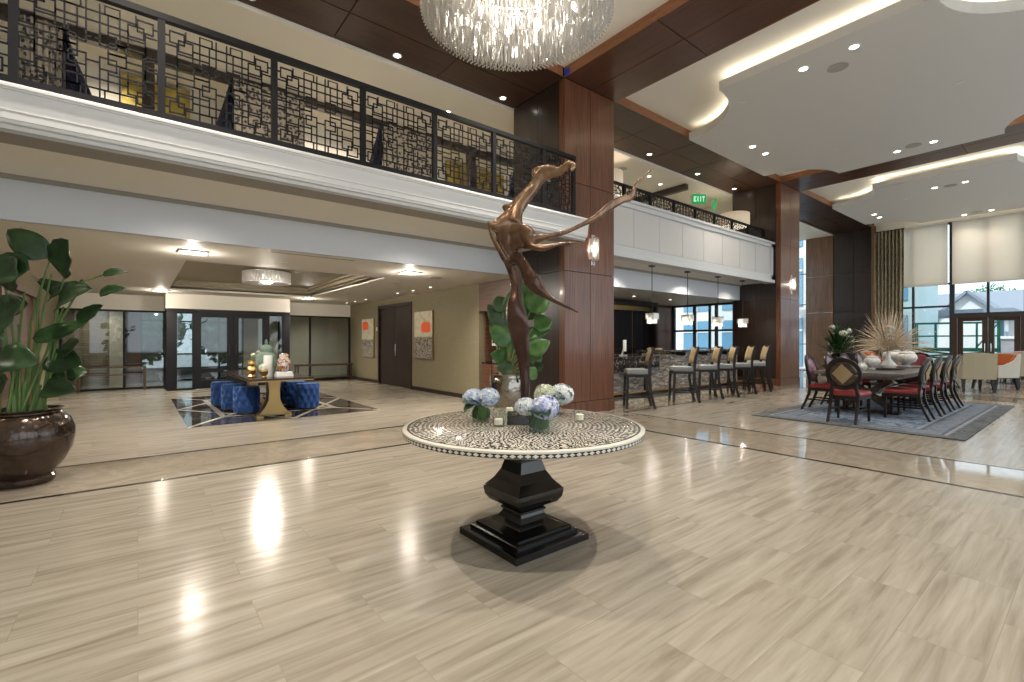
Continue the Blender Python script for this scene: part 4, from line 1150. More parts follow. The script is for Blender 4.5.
def SP(zx, zy, r, d=0.0):
    """sculpture plan: sheet x, y in 1/2.436 px units, radius, depth away from the hall front"""
    px = zx / 2.436 + 390; py = zy / 2.436 + 140
    return ((px - 519) * K, d, 1.34 - (py - 341) * K - 0.80, r)
scu = thing('abstract_sculpture', 'tall bronze sculpture like a leaping dancer of driftwood on a small black block', 'sculpture', (TC.x + 0.02, TC.y + 0.04, 0.8125), YAW - PI / 2)
torso = SP(290, 205, 0.085, 0.0)
hip = SP(283, 248, 0.075, 0.0)
chains = [
    [torso, hip, SP(286, 290, 0.052, 0.02), SP(297, 330, 0.05, 0.02), SP(300, 372, 0.045, 0.0), SP(296, 405, 0.062, -0.02), SP(300, 440, 0.075, -0.02), SP(309, 480, 0.060, 0.0), SP(317, 520, 0.044, 0.0), SP(322, 560, 0.034, 0), SP(324, 600, 0.032, 0), SP(323, 650, 0.032, 0), SP(322, 682, 0.045, 0)],
    [torso, SP(300, 172, 0.065, 0.01), SP(322, 140, 0.052, 0.03), SP(345, 112, 0.040, 0.05), SP(362, 88, 0.042, 0.04), (*SP(380, 78, 0, 0.02)[:3], 0.042), SP(405, 78, 0.028, 0.0), SP(428, 64, 0.022, -0.03), SP(438, 70, 0.022, -0.04), SP(432, 84, 0.012, -0.05)],
    [SP(362, 88, 0.042, 0.04), SP(350, 74, 0.028, 0.05), SP(372, 68, 0.022, 0.03), SP(395, 70, 0.016, 0.0)],
    [hip, SP(318, 238, 0.07, -0.05), SP(330, 250, 0.060, -0.06), SP(352, 247, 0.034, -0.06), SP(385, 240, 0.022, -0.05), SP(420, 229, 0.02, -0.02), SP(462, 208, 0.018, 0.02), SP(500, 186, 0.022, 0.05), SP(535, 158, 0.028, 0.08), SP(566, 138, 0.026, 0.1), SP(592, 128, 0.022, 0.12), SP(605, 98, 0.014, 0.13), SP(625, 76, 0.010, 0.14), SP(648, 56, 0.003, 0.15)],
    [SP(592, 128, 0.022, 0.12), SP(600, 108, 0.013, 0.11)],
    [SP(330, 250, 0.060, -0.06), SP(338, 268, 0.026, -0.1), SP(365, 274, 0.024, -0.12), SP(398, 267, 0.015, -0.13), SP(425, 264, 0.011, -0.14), SP(448, 264, 0.003, -0.15)],
    [SP(286, 290, 0.052, 0.02), SP(310, 300, 0.034, -0.06), SP(326, 326, 0.036, -0.09), SP(340, 350, 0.052, -0.1), SP(352, 368, 0.044, -0.1), SP(372, 386, 0.030, -0.11), SP(398, 402, 0.020, -0.12), SP(422, 414, 0.012, -0.12), SP(447, 427, 0.004, -0.13)],
    [torso, SP(255, 215, 0.05, -0.03), SP(240, 212, 0.028, -0.04), SP(232, 205, 0.008, -0.04)],
    [SP(232, 205, 0.008, -0.04), SP(242, 240, 0.014, -0.05), SP(258, 268, 0.018, -0.04), SP(276, 300, 0.02, -0.02)],
    [SP(300, 172, 0.065, 0.01), SP(278, 166, 0.03, 0.02), SP(268, 160, 0.012, 0.02)],
]
def catmull(P_, n=7):
    out = []; Q = [P_[0]] + list(P_) + [P_[-1]]
    for i in range(1, len(Q) - 2):
        p0, p1, p2, p3 = (Vector(q) for q in (Q[i - 1], Q[i], Q[i + 1], Q[i + 2]))
        for k in range(n):
            u = k / n
            out.append(0.5 * ((2 * p1) + (-p0 + p2) * u + (2 * p0 - 5 * p1 + 4 * p2 - p3) * u * u + (-p0 + 3 * p1 - 3 * p2 + p3) * u ** 3))
    out.append(Vector(Q[-2])); return out
b = B()
for ci, ch in enumerate(chains):
    C4 = catmull([Vector(p) for p in ch])
    pts = [v.xyz for v in C4]; n = 14; rings = []; up = None
    for i, p in enumerate(pts):
        d = (pts[min(i + 1, len(pts) - 1)] - pts[max(i - 1, 0)]).normalized()
        if up is None: up = Vector((0, -1, 0))
        a_ = d.cross(up).normalized(); b2 = a_.cross(d).normalized(); up = b2
        r_ = max(C4[i][3], 0.0075); tw = i * 0.055 + ci
        ring = []
        for k in range(n):
            t_ = 2 * PI * k / n
            rr = r_ * (1 + 0.16 * math.cos(2 * (t_ - tw)) + 0.11 * math.cos(3 * t_ + tw * 1.6) + 0.05 * math.cos(5 * t_ - tw * 2))
            ring.append(p + a_ * math.cos(t_) * rr + b2 * math.sin(t_) * rr * 0.72)
        rings.append(ring)
    b.loft(rings)
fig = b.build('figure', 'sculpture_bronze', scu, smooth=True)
md = fig.modifiers.new('remesh', 'REMESH'); md.mode = 'VOXEL'; md.voxel_size = 0.0065; md.use_smooth_shade = True
md = fig.modifiers.new('smooth', 'SMOOTH'); md.factor = 0.5; md.iterations = 4
B().box(-0.10, 0.10, -0.10, 0.10, -0.04, 0.025).build('base_block', 'black_gloss', scu, bevel=0.004)
B().lathe([(0.05, 0.025), (0.035, 0.035), (0.03, 0.06)], 20, (0.0, 0, 0)).build('foot_collar', 'sculpture_bronze', scu, smooth=True)

# ---------------- hydrangeas in glass cubes
def bloom(r, seed, n=190):
    r = r * 1.12
    rg = random.Random(seed); b = B()
    for i in range(n):
        zz = 1 - 2 * (i + 0.5) / n; ph = i * 2.399963 + rg.uniform(-.2, .2)
        rr = math.sqrt(1 - zz * zz); d = Vector((rr * math.cos(ph), rr * math.sin(ph), zz))
        c = d * r * rg.uniform(0.84, 1.04); c.z *= 0.82
        a = d.orthogonal().normalized(); a = (Matrix.Rotation(rg.random() * 6.28, 3, d) @ a); e = d.cross(a)
        q = r * 0.155
        for k in range(4):
            u = a * math.cos(k * PI / 2) + e * math.sin(k * PI / 2); v_ = a * -math.sin(k * PI / 2) + e * math.cos(k * PI / 2)
            b._add([c, c + u * q * 0.8 + v_ * q * 0.55 + d * q * 0.1, c + u * q * 1.45 + d * q * 0.32, c + u * q * 0.8 - v_ * q * 0.55 + d * q * 0.1], [(0, 1, 2, 3)])
    b.lathe([(0.02 * r, -0.6 * r), (0.5 * r, -0.45 * r), (0.72 * r, 0), (0.5 * r, 0.45 * r), (0.02 * r, 0.6 * r)], 14, mi=1)
    return b
def leaf(b, base, tip, wd, bend=0.1, fold=0.2, n=8, up=Vector((0, 0, 1)), split=False, mi=0, shape=0.75):
    """a leaf blade from base to tip, drooping by bend, folded along its midrib"""
    base = Vector(base); tip = Vector(tip); ax = tip - base; L = ax.length; d = ax.normalized()
    side = d.cross(up)
    if side.length < 0.05: side = d.cross(Vector((1, 0, 0)))
    side.normalize(); nr = side.cross(d).normalized()
    rows = []
    for i in range(n + 1):
        s_ = i / n
        wv = wd * 0.5 * (math.sin(PI * min(s_ ** shape, 1)) ** 0.7 if 0 < s_ < 1 else 0.0) + 0.001
        c = base + d * L * s_ + nr * bend * L * math.sin(PI * s_) * 1.0
        wob = 0.025 * wd * math.sin(i * 2.1)
        rows.append([c - side * wv + nr * (fold * wv + wob), c - side * wv * 0.5 + nr * fold * wv * 0.4, c, c + side * wv * 0.5 + nr * fold * wv * 0.4, c + side * wv + nr * (fold * wv - wob)])
    b.grid(rows, mi)
def flower_cube(loc, label, blooms, sz=0.055, hgt=0.12, seed=1, rot=0.3):
    t = thing('flower_vase', label, 'flower vase', loc, rot, 'hydrangea vases on the round table')
    b = B(); s_ = sz; th = 0.005
    b.box(-s_, s_, -s_, -s_ + th, 0, hgt); b.box(-s_, s_, s_ - th, s_, 0, hgt); b.box(-s_, -s_ + th, -s_ + th, s_ - th, 0, hgt); b.box(s_ - th, s_, -s_ + th, s_ - th, 0, hgt); b.box(-s_, s_, -s_, s_, 0, 0.012)
    b.build('glass_vase', 'glass_clear', t)
    b = B(); rg = random.Random(seed)
    for k in range(7):   # leaves wrapped inside the glass
        a = k * 0.9; leaf(b, (0.035 * math.cos(a), 0.035 * math.sin(a), 0.012), (0.04 * math.cos(a + 0.7), 0.04 * math.sin(a + 0.7), hgt * 0.95), 0.075, 0.1, 0.1, up=Vector((math.cos(a), math.sin(a), 0)))
    b.build('leaf_lining', 'leaf_mid', t, smooth=True)
    for (x, y, z, r, mt, sd) in blooms:
        o = bloom(r, sd).build('bloom', [mt, 'leaf_pale'], t); o.location = (x, y, z)  # green core put in as shade to darken the gaps between petals
    b = B()
    for (x, y, z, r, mt, sd) in blooms:
        b.tube([(x * 0.2, y * 0.2, 0.02), (x * 0.6, y * 0.6, z * 0.6), (x, y, z - r * 0.4)], 0.004, 6)
    b.build('stem', 'stem_green', t)
    b = B()
    for k in range(6):
        a = rg.uniform(0, 6.28); r0 = 0.035; r1 = rg.uniform(0.13, 0.18)
        leaf(b, (r0 * math.cos(a), r0 * math.sin(a), hgt + 0.0), (r1 * math.cos(a), r1 * math.sin(a), hgt + rg.uniform(-0.05, 0.05)), 0.085, 0.12, 0.25)
    b.build('leaf', 'leaf_dark', t, smooth=True)
    return t
def TP(px, py, z=ZT):
    """table-top point from sheet coordinates"""
    d = (1.34 - z) * 472 / (py - 341); s_ = (px - 512) / 472 * d
    p = FWD * d + RGT * s_; return (p.x, p.y, z)
flower_cube(TP(481, 421), 'glass cube of pale blue hydrangeas with green leaves, left side of the table', [(-0.055, 0.01, 0.165, 0.066, 'bloom_blue', 1), (0.055, -0.02, 0.17, 0.07, 'bloom_blue', 2)], seed=5, rot=YAW - PI / 2)
flower_cube(TP(539, 431), 'glass cube of lilac and white hydrangeas at the front of the table', [(-0.085, 0.0, 0.155, 0.058, 'bloom_white', 3), (0.035, -0.03, 0.155, 0.078, 'bloom_lilac', 4)], seed=6, rot=YAW - PI / 2, sz=0.062, hgt=0.115)
flower_cube(TP(552, 413.5), 'glass cube of greenish white hydrangeas behind the lilac ones', [(-0.05, 0.0, 0.155, 0.08, 'bloom_green', 7), (0.075, 0.01, 0.15, 0.085, 'bloom_white', 8)], seed=9, rot=YAW - PI / 2)
def votive(loc, label, r=0.036, h_=0.085):
    t = thing('candle_holder', label, 'candle holder', loc, 0, 'glass candle holders on the round table')
    b = B(); b.lathe([(r, 0), (r, h_), (r - 0.003, h_), (r - 0.003, 0.010), (0.001, 0.010)], 24, cap=False); b.lathe([(0.001, 0), (r, 0.0)], 24, cap=False); b.build('glass_cup', 'glass_clear', t, smooth=True)
    B().lathe([(r - 0.008, 0.011), (r - 0.008, 0.048), (r - 0.014, 0.05)], 20).build('candle', 'candle_wax', t, smooth=True)
    B().tube([(0, 0, 0.05), (0.001, 0, 0.06)], 0.0015, 5).build('wick', 'black_gloss', t)
votive(TP(498.5, 426), 'clear glass votive with candle between the left hydrangeas and the block')
votive(TP(509.5, 414), 'clear glass votive with candle behind the sculpture base')
votive(TP(579.5, 421), 'clear glass votive with candle right of the hydrangeas')

# ================================================================== BIG LEAFY PLANTS
def pot_plant(loc, label, potprof, potmat, leaves, stems, n=40, scl=1.0, soil_z=None):
    t = thing('potted_plant', label, 'potted plant', loc, YAW - PI / 2)
    B().lathe(potprof, n, cap=False).build('pot', potmat, t, smooth=True)
    zr = potprof[-1][1]
    rs = potprof[-1][0]
    B().lathe([(0.001, zr - 0.04), (rs + 0.01, zr - 0.045)], 24, cap=False).build('soil', 'soil', t)
    for (bs, tp_, wd, bend, fold, mt) in leaves:
        b = B(); leaf(b, bs, tp_, wd * 1.42, bend, fold, 10, up=Vector((0, -0.85, 0.45)).normalized(), shape=0.7)
        o = b.build('leaf', mt, t, smooth=True, solid=0.003)
        b = B(); B_ = Vector(bs); T_ = Vector(tp_); ax = T_ - B_
    for pts, r in stems:
        B().tube(pts, [r, r * 0.8] + [r * 0.6] * (len(pts) - 2), 7).build('stem', 'stem_pale', t, smooth=True)
    return t
# large plant at the left edge. sheet mapping: local x right, z up, metres at 4.55 m distance
K2 = 4.45 / 472
def LP(zx, zy, d=0.0):
    px = zx / 2.436; py = zy / 2.436 + 220
    return ((px - 23) * K2, d, 1.34 - (py - 341) * K2)
lv = [((122, 95), (50, 30), 46, 0.05, -0.02), ((158, 132), (206, 58), 86, 0.04, -0.05), ((60, 175), (95, 100), 75, 0.0, -0.15), ((125, 130), (30, 128), 62, 0.1, -0.2), ((155, 212), (266, 172), 52, 0.1, -0.05),
      ((45, 255), (120, 205), 80, 0.05, -0.2), ((250, 135), (296, 124), 16, 0.1, 0.0), ((105, 290), (222, 250), 36, 0.08, -0.1), ((50, 335), (136, 348), 52, 0.1, -0.2), ((112, 338), (222, 350), 46, 0.1, 0.0),
      ((118, 410), (202, 415), 40, 0.1, -0.05), ((138, 325), (200, 295), 34, 0.1, 0.05), ((95, 192), (168, 168), 30, 0.05, 0.1), ((20, 108), (95, 92), 18, 0.05, 0.05), ((5, 120), (-10, 90), 40, 0, -0.1),
      ((10, 240), (-15, 180), 60, 0.0, 0.05), ((0, 350), (30, 362), 40, 0.1, -0.2), ((-20, 330), (-50, 280), 60, 0, 0), ((10, 400), (-30, 370), 50, 0.0, -0.1), ((150, 165), (190, 150), 26, 0.1, 0.15),
      ((130, 150), (120, 185), 70, 0.1, 0.12), ((150, 245), (215, 205), 34, 0.1, 0.15), ((215, 180), (275, 162), 22, 0.1, 0.12), ((60, 385), (10, 420), 34, 0.1, -0.15), ((150, 380), (185, 372), 36, 0.1, 0.05), ((100, 370), (160, 395), 30, 0.1, 0.1), ((-10, 150), (-60, 90), 60, 0.05, 0)]
sts = [[(122, 95), (75, 250), (45, 440)], [(158, 132), (125, 300), (100, 440)], [(60, 175), (45, 300), (40, 445)], [(125, 130), (95, 280), (80, 440)], [(155, 212), (110, 330), (75, 445)], [(250, 135), (205, 150), (140, 260), (70, 445)],
       [(105, 290), (80, 370), (60, 445)], [(50, 335), (40, 390), (35, 445)], [(112, 338), (95, 390), (85, 445)], [(118, 410), (105, 430), (90, 445)], [(138, 325), (120, 390), (105, 445)], [(5, 120), (30, 260), (28, 445)], [(10, 240), (22, 340), (25, 445)], [(150, 165), (125, 300), (110, 445)],
       [(95, 192), (85, 300), (65, 445)], [(150, 245), (125, 350), (100, 445)], [(45, 255), (50, 350), (50, 445)], [(20, 108), (15, 250), (20, 445)]]
leaves = []
rg = random.Random(4)
for i, (a, c, wd, fold, dep) in enumerate(lv):
    A_ = LP(*a, dep); C_ = LP(*c, dep + rg.uniform(-0.15, 0.1)); leaves.append((A_, C_, wd / 2.436 * K2, -0.07 if i % 2 else 0.08, 0.18 + fold, 'leaf_dark'))
stems = []
for s_ in sts:
    pts = [LP(*q, 0.0) for q in s_]; pts[-1] = (max(-0.17, min(0.17, pts[-1][0])), rg.uniform(-0.12, 0.12), 0.66); stems.append((pts[::-1], 0.013))
for (x, z) in ((0.02, 0.95), (-0.10, 0.9), (0.15, 0.92), (0.20, 0.88), (-0.02, 0.85)):
    stems.append(([(x * 0.7, 0.0, 0.66), (x * 0.9, 0, 0.8), (x, 0, z)], 0.034))
pot_prof = [(0.001, 0.0), (0.215, 0.0), (0.225, 0.02), (0.225, 0.06), (0.21, 0.075), (0.225, 0.10), (0.29, 0.19), (0.345, 0.30), (0.368, 0.41), (0.365, 0.50), (0.335, 0.59), (0.285, 0.645), (0.262, 0.66), (0.262, 0.672), (0.282, 0.685), (0.29, 0.695), (0.28, 0.70), (0.25, 0.70), (0.245, 0.66)]
pc = FWD * 4.45 + RGT * ((23 - 512) / 472 * 4.45)
pot_plant((pc.x, pc.y, 0.003), 'large broad-leaved plant in a round dark bronze glazed pot at the left edge', pot_prof, 'pot_bronze', leaves, stems)
# second plant behind the table, tall in a mirrored vase
K3 = 8.2 / 472
def MP(zx, zy, d=0.0):   # sheet: crop 390,140 scale 2.436
    px = zx / 2.436 + 390; py = zy / 2.436 + 140
    return ((px - 508) * K3, d, 1.34 - (py - 341) * K3)
lv = [((285, 480), (238, 400), 26), ((290, 500), (245, 450), 30), ((300, 440), (310, 355), 34), ((330, 440), (345, 355), 40), ((340, 420), (385, 370), 36), ((350, 455), (395, 440), 28), ((345, 490), (362, 455), 26), ((340, 520), (388, 490), 26),
      ((290, 540), (245, 520), 26), ((300, 560), (258, 552), 22), ((340, 540), (370, 520), 24), ((280, 450), (240, 425), 20), ((275, 420), (262, 380), 24), ((330, 480), (392, 462), 18), ((320, 400), (330, 350), 30), ((350, 560), (372, 545), 20), ((300, 520), (262, 488), 24), ((330, 560), (355, 580), 22)]
leaves = []; stems = []
for i, (a, c, wd) in enumerate(lv):
    dep = rg.uniform(-0.2, 0.15); A_ = MP(*a, dep); C_ = MP(*c, dep + rg.uniform(-0.1, 0.1)); leaves.append((A_, C_, wd / 2.436 * K3 * 1.25, 0.06, 0.2, 'leaf_mid' if i % 3 else 'leaf_dark'))
    stems.append(([(rg.uniform(-0.1, 0.1), 0, 0.72), ((A_[0]) * 0.4, dep * 0.5, (0.72 + A_[2]) / 2), A_], 0.014))
pp = FWD * 8.2 + RGT * ((508 - 512) / 472 * 8.2)
vprof = [(0.001, 0), (0.19, 0), (0.205, 0.02), (0.235, 0.15), (0.28, 0.32), (0.30, 0.46), (0.29, 0.60), (0.265, 0.70), (0.25, 0.74), (0.26, 0.77), (0.24, 0.77), (0.23, 0.72)]
pot_plant((pp.x, pp.y, 0.003), 'tall green plant in a mirrored bronze vase behind the round table by the column', vprof, 'pot_mirror', leaves, stems)

# ================================================================== LOBBY TABLE GROUP
t = thing('console_table', 'dark rectangular centre table with gold flared pedestals in the lobby', 'table', (1.89, 10.0, 0.003))
B().box(-0.49, 0.49, -1.5, 1.5, 0.685, 0.72).build('tabletop', 'wood_table_dark', t, bevel=0.006)
B().box(-0.485, 0.485, -1.495, 1.495, 0.668, 0.685).build('edge_band', 'brass_dull', t)
for y in (-0.75, 1.2):
    b = B(); prof = [(0.25, 0.04), (0.22, 0.08), (0.15, 0.17), (0.095, 0.29), (0.085, 0.45), (0.10, 0.60), (0.12, 0.668)]
    b.loft([[(-w_, y - 0.12, z), (w_, y - 0.12, z), (w_, y + 0.12, z), (-w_, y + 0.12, z)] for w_, z in prof]); b.box(-0.28, -0.17, y - 0.12, y + 0.12, 0, 0.04); b.box(0.17, 0.28, y - 0.12, y + 0.12, 0, 0.04)
    b.box(-0.28, 0.28, y - 0.12, y + 0.12, 0.03, 0.05)
    b.build('pedestal', 'brass_dull', t)
def tub_mesh():
    t = thing('tufted_stool', 'x', 'stool')
    # rounded square body with tufted sides
    n = 96; rows = []
    zs_ = lin(0.04, 0.50, 28)
    for z in zs_:
        r_ = []
        for i in range(n):
            a = 2 * PI * i / n
            ca, sa = math.cos(a), math.sin(a)
            k = (abs(ca) ** 3.2 + abs(sa) ** 3.2) ** (-1 / 3.2)
            e = 1.0
            if z > 0.46: e = 0.965 if z < 0.49 else 0.90
            if z < 0.06: e = 0.95
            # tufts: diamond grid
            u = a / (2 * PI) * 12; v_ = (z - 0.04) / 0.46 * 3.6
            tuft = 0
            for rr in range(4):
                du = (u - 0.5 * (rr % 2)) % 1.0; du = min(du, 1 - du); dv = v_ - rr - 0.4
                tuft = max(tuft, math.exp(-((du * 3.6) ** 2 + (dv * 2.6) ** 2)))
            R_ = 0.215 * e * k * (1 - 0.15 * tuft)
            r_.append((R_ * ca, R_ * sa, z))
        rows.append(r_)
    b = B(); b.loft(rows); b.build('upholstery', 'velvet_blue', t, smooth=True)
    b = B(); b.lathe([(0.17, 0.0), (0.17, 0.045)], 24); b.build('plinth', 'wood_door', t)
    b = B()
    for rr in range(4):
        for i in range(12):
            if (i % 1) == 0:
                a = 2 * PI * (i + 0.5 * (rr % 2)) / 12; ca, sa = math.cos(a), math.sin(a); k = (abs(ca) ** 3.2 + abs(sa) ** 3.2) ** (-1 / 3.2)
                R_ = 0.215 * k * 0.86; z = 0.04 + (rr + 0.4) / 3.6 * 0.46
                if z < 0.47: b.lathe([(0.001, -0.008), (0.01, 0), (0.001, 0.008)], 6, (R_ * ca, R_ * sa, z))
    o = b.build('button', 'velvet_blue', t); o['kind'] = 'stuff'
    return t
tub = tub_mesh(); tub.location = (1.57, 9.85, 0.003); tub['group'] = 'blue tufted stools around the lobby table'
tub['label'] = 'blue velvet tufted stool on the left side of the lobby table, nearest'
for x, y, l in ((1.47, 10.6, 'on the left side of the lobby table, middle of three'), (1.38, 11.35, 'on the left side of the lobby table, furthest'), (2.63, 9.85, 'on the right side of the lobby table, nearest'), (2.57, 10.5, 'on the right side of the lobby table, middle of three'), (2.55, 11.15, 'on the right side of the lobby table, furthest')):
    copy_thing(tub, 'blue velvet tufted stool ' + l, (x, y, 0.003), group='blue tufted stools around the lobby table')
ZL = 0.724
def lathe_thing(name, label, cat, loc, parts, group=None, n=28):
    t = thing(name, label, cat, loc, group=group)
    for nm, prof, mt in parts: B().lathe(prof, n).build(nm, mt, t, smooth=True)
    return t
leafmat('celadon', (0.12, 0.20, 0.16), (0.26, 0.36, 0.30), 0.15)
m = mat('imari', (0.4, 0.1, 0.05), 0.15, coat=0.6); h = N(m)
h.col(h.ramp(h.noise(h.pos(True), 13, 3, 0.6, 1.0), [(0.4, (0.30, 0.05, 0.02)), (0.5, (0.60, 0.42, 0.25)), (0.56, (0.75, 0.75, 0.72)), (0.62, (0.03, 0.05, 0.2)), (0.7, (0.35, 0.09, 0.03))]))
lathe_thing('ginger_jar', 'large celadon green lidded jar on the lobby table', 'jar', (1.80, 9.35, ZL),
  [('body', [(0.10, 0), (0.105, 0.03), (0.15, 0.12), (0.185, 0.22), (0.18, 0.32), (0.145, 0.39), (0.105, 0.42), (0.11, 0.46)], 'celadon'),
   ('lid', [(0.125, 0.46), (0.125, 0.48), (0.10, 0.52), (0.05, 0.55), (0.018, 0.56), (0.028, 0.59), (0.02, 0.62), (0.004, 0.65)], 'celadon')])
lathe_thing('pillar_candle_vase', 'tall plain white cylinder vase on the lobby table', 'vase', (1.76, 9.0, ZL), [('body', [(0.072, 0), (0.072, 0.36), (0.066, 0.37)], 'ceramic_white')])
lathe_thing('painted_jar', 'red and white painted porcelain jar standing on white books', 'jar', (2.0, 8.95, ZL + 0.08),
  [('body', [(0.065, 0), (0.085, 0.04), (0.105, 0.12), (0.105, 0.2), (0.07, 0.25), (0.07, 0.27)], 'imari'), ('lid', [(0.08, 0.27), (0.075, 0.30), (0.04, 0.32), (0.004, 0.325)], 'imari')])
t = thing('book', 'white book lying under the painted jar, lower of the two', 'book', (2.0, 8.95, ZL), 0.1, 'white books under the jar')
B().box(-0.13, 0.13, -0.10, 0.10, 0, 0.04).build('cover', 'paper_white', t, bevel=0.003)
t = thing('book', 'white book directly beneath the painted jar, upper of the two', 'book', (2.0, 8.95, ZL + 0.04), -0.05, 'white books under the jar')
B().box(-0.125, 0.125, -0.095, 0.095, 0, 0.04).build('cover', 'paper_white', t, bevel=0.003)
t = lathe_thing('gold_gourd_vase', 'gold double-gourd vase with a white orchid sprig at the table corner', 'vase', (1.5, 8.95, ZL), [('body', [(0.06, 0), (0.065, 0.02), (0.045, 0.05), (0.085, 0.11), (0.085, 0.14), (0.05, 0.19), (0.065, 0.23), (0.05, 0.27), (0.03, 0.29), (0.035, 0.31)], 'brass')])
b = B(); b.tube([(0, 0, 0.3), (-0.02, 0, 0.36), (-0.06, 0.0, 0.40), (-0.13, 0, 0.38)], 0.004, 5); b.tube([(0, 0, 0.3), (0.05, 0, 0.38), (0.10, 0, 0.41)], 0.004, 5); b.build('stem', 'stem_green', t)
b = B()
for a, c, w_ in (((-0.06, 0, 0.38), (-0.20, 0, 0.33), 0.06), ((0.0, 0, 0.34), (-0.10, 0.05, 0.28), 0.06)): leaf(b, a, c, w_)
b.build('leaf', 'leaf_mid', t, smooth=True)
o = bloom(0.04, 12, 60).build('bloom', ['bloom_cream', 'leaf_pale'], t); o.location = (0.03, 0, 0.38)
o = bloom(0.035, 13, 60).build('bloom', ['bloom_cream', 'leaf_pale'], t); o.location = (0.10, 0, 0.42)
t = lathe_thing('gold_bowl', 'small gold pot holding a round white flower head on the lobby table', 'vase', (1.66, 8.78, ZL), [('body', [(0.04, 0), (0.045, 0.01), (0.03, 0.03), (0.06, 0.07), (0.068, 0.11), (0.055, 0.13)], 'brass')])
o = bloom(0.075, 15, 100).build('bloom', ['bloom_cream', 'bloom_cream'], t); o.location = (0, 0, 0.17)

# paintings on the olive wall
def painting(y, z, mt, label):
    t = thing('abstract_painting', label, 'painting', (XO - 0.004, y, z), group='abstract canvases on the olive wall')
    B().box(-0.05, 0.0, -0.5, 0.5, -0.62, 0.62).build('canvas', mt, t, bevel=0.004)
    B().box(-0.045, -0.003, -0.505, 0.505, -0.625, 0.625).build('edge', 'brass_dull', t)
painting(15.12, 1.44, 'canvas_left_art', 'abstract canvas with orange block at top left, left of the brown door')
painting(11.26, 1.50, 'canvas_right_art', 'abstract canvas with orange block at right, right of the brown door')
tag(B().box(-0.015, 0, -0.04, 0.04, -0.06, 0.06).build('thermostat', 'plastic_white', loc=(XO - 0.002, 14.45, 1.72)), 'small white wall control beside the brown door', 'thermostat')

# coffee machine and cabinet in the niche
t = thing('niche_cabinet', 'brown wood cabinet in the niche below the coffee machine', 'cabinet', (6.0, 7.87, 0))
B().box(0.02, 0.58, 0, 0.80, 0.08, 0.84).build('body', 'wood_cabinet', t)
B().box(0.0, 0.59, -0.0, 0.80, 0.84, 0.87).build('worktop', 'marble_black', t)
for y in (0.01, 0.41):
    d_ = B().box(0.0, 0.02, y, y + 0.38, 0.10, 0.82).build('door', 'wood_cabinet', t, bevel=0.003)
    B().tube([(-0.008, y + (0.34 if y < 0.3 else 0.04), 0.4), (-0.008, y + (0.34 if y < 0.3 else 0.04), 0.6)], 0.006).build('handle', 'chrome', d_)
t = thing('coffee_machine', 'silver and white coffee machine in the dark niche left of the plant', 'coffee machine', (6.22, 8.36, 0.872))
B().box(-0.02, 0.22, -0.18, 0.18, 0.0, 0.05).build('drip_tray', 'steel', t, bevel=0.005)
B().box(0.08, 0.24, -0.17, 0.17, 0.05, 0.62).build('body', 'plastic_white', t, bevel=0.01)
B().box(-0.04, 0.08, -0.17, 0.17, 0.36, 0.62).build('brew_head', 'plastic_white', t, bevel=0.01)
B().box(-0.05, -0.04, -0.12, 0.12, 0.42, 0.56).build('screen', 'screen_dark', t)
B().tube([(0.02, 0, 0.36), (0.02, 0, 0.28)], 0.02).build('spout', 'chrome', t)

# handrail stand in front of the left glass, bench behind the glass
t = thing('guard_rail', 'low bronze guard rail standing before the left glass panes', 'railing', (0, 16.4, 0))
for x in (-1.2, 0.15): B().box(x - 0.03, x + 0.03, -0.03, 0.03, 0, 0.62).build('post', 'bronze_dark', t)
B().box(-1.35, 0.18, -0.03, 0.03, 0.62, 0.66).build('top_rail', 'bronze_dark', t)
B().box(-1.2, 0.15, -0.02, 0.02, 0.42, 0.45).build('lower_rail', 'bronze_dark', t)
t = thing('mirrored_bench', 'low bronze-edged bench seen before the right glass panes of the lobby', 'bench', (4.9, 16.35, 0))
B().box(-0.9, 0.9, -0.2, 0.2, 0.52, 0.58).build('seat', 'wood_table_dark', t, bevel=0.01)
for x in (-0.86, 0.86):
    for y in (-0.17, 0.17): B().box(x - 0.02, x + 0.02, y - 0.02, y + 0.02, 0, 0.52).build('leg', 'bronze_dark', t)
B().box(-0.84, 0.84, -0.15, 0.15, 0.10, 0.13).build('stretcher', 'bronze_dark', t)
# planting outside the vestibule
# ================================================================== BAR
t = thing('bar_counter', 'long bar counter faced in small stone mosaic with a black marble top', 'bar', (10.1, 7.1, 0))
B().box(0, 4.4, 0, 0.3, 0.10, 1.03).build('mosaic_front', 'mosaic_stone', t)
B().box(0.0, 4.4, 0.02, 0.3, 0, 0.10).build('toe_kick', 'black_gloss', t)
B().box(-0.05, 4.5, -0.32, 0.45, 1.06, 1.11).build('bar_top', 'marble_black', t, bevel=0.008)
B().box(0, 4.4, -0.04, 0.04, 1.0, 1.06).build('top_edge', 'marble_black', t)
B().box(-0.05, 4.5, 0.45, 0.95, 0.86, 0.90).build('work_shelf', 'steel', t)
for x in (1.1, 2.2, 3.3): B().box(x - 0.02, x + 0.02, -0.25, 0.0, 0.96, 1.06).build('bracket', 'dark_metal', t)
t = thing('bar_counter', 'lower near end of the bar with a thick black marble block edge', 'bar', (8.1, 7.25, 0))
B().box(0, 1.95, 0.0, 0.3, 0.10, 0.62).build('mosaic_front', 'mosaic_stone', t)
B().box(0.0, 1.95, 0.02, 0.3, 0, 0.10).build('toe_kick', 'black_gloss', t)
B().box(-0.02, 1.95, -0.42, 0.5, 0.62, 0.98).build('marble_block', 'marble_black', t, bevel=0.008)
B().lathe([(0.12, 0), (0.1, 0.03), (0.05, 0.06), (0.05, 0.62)], 16, (1.55, -0.3, 0)).build('support_leg', 'dark_metal', t)
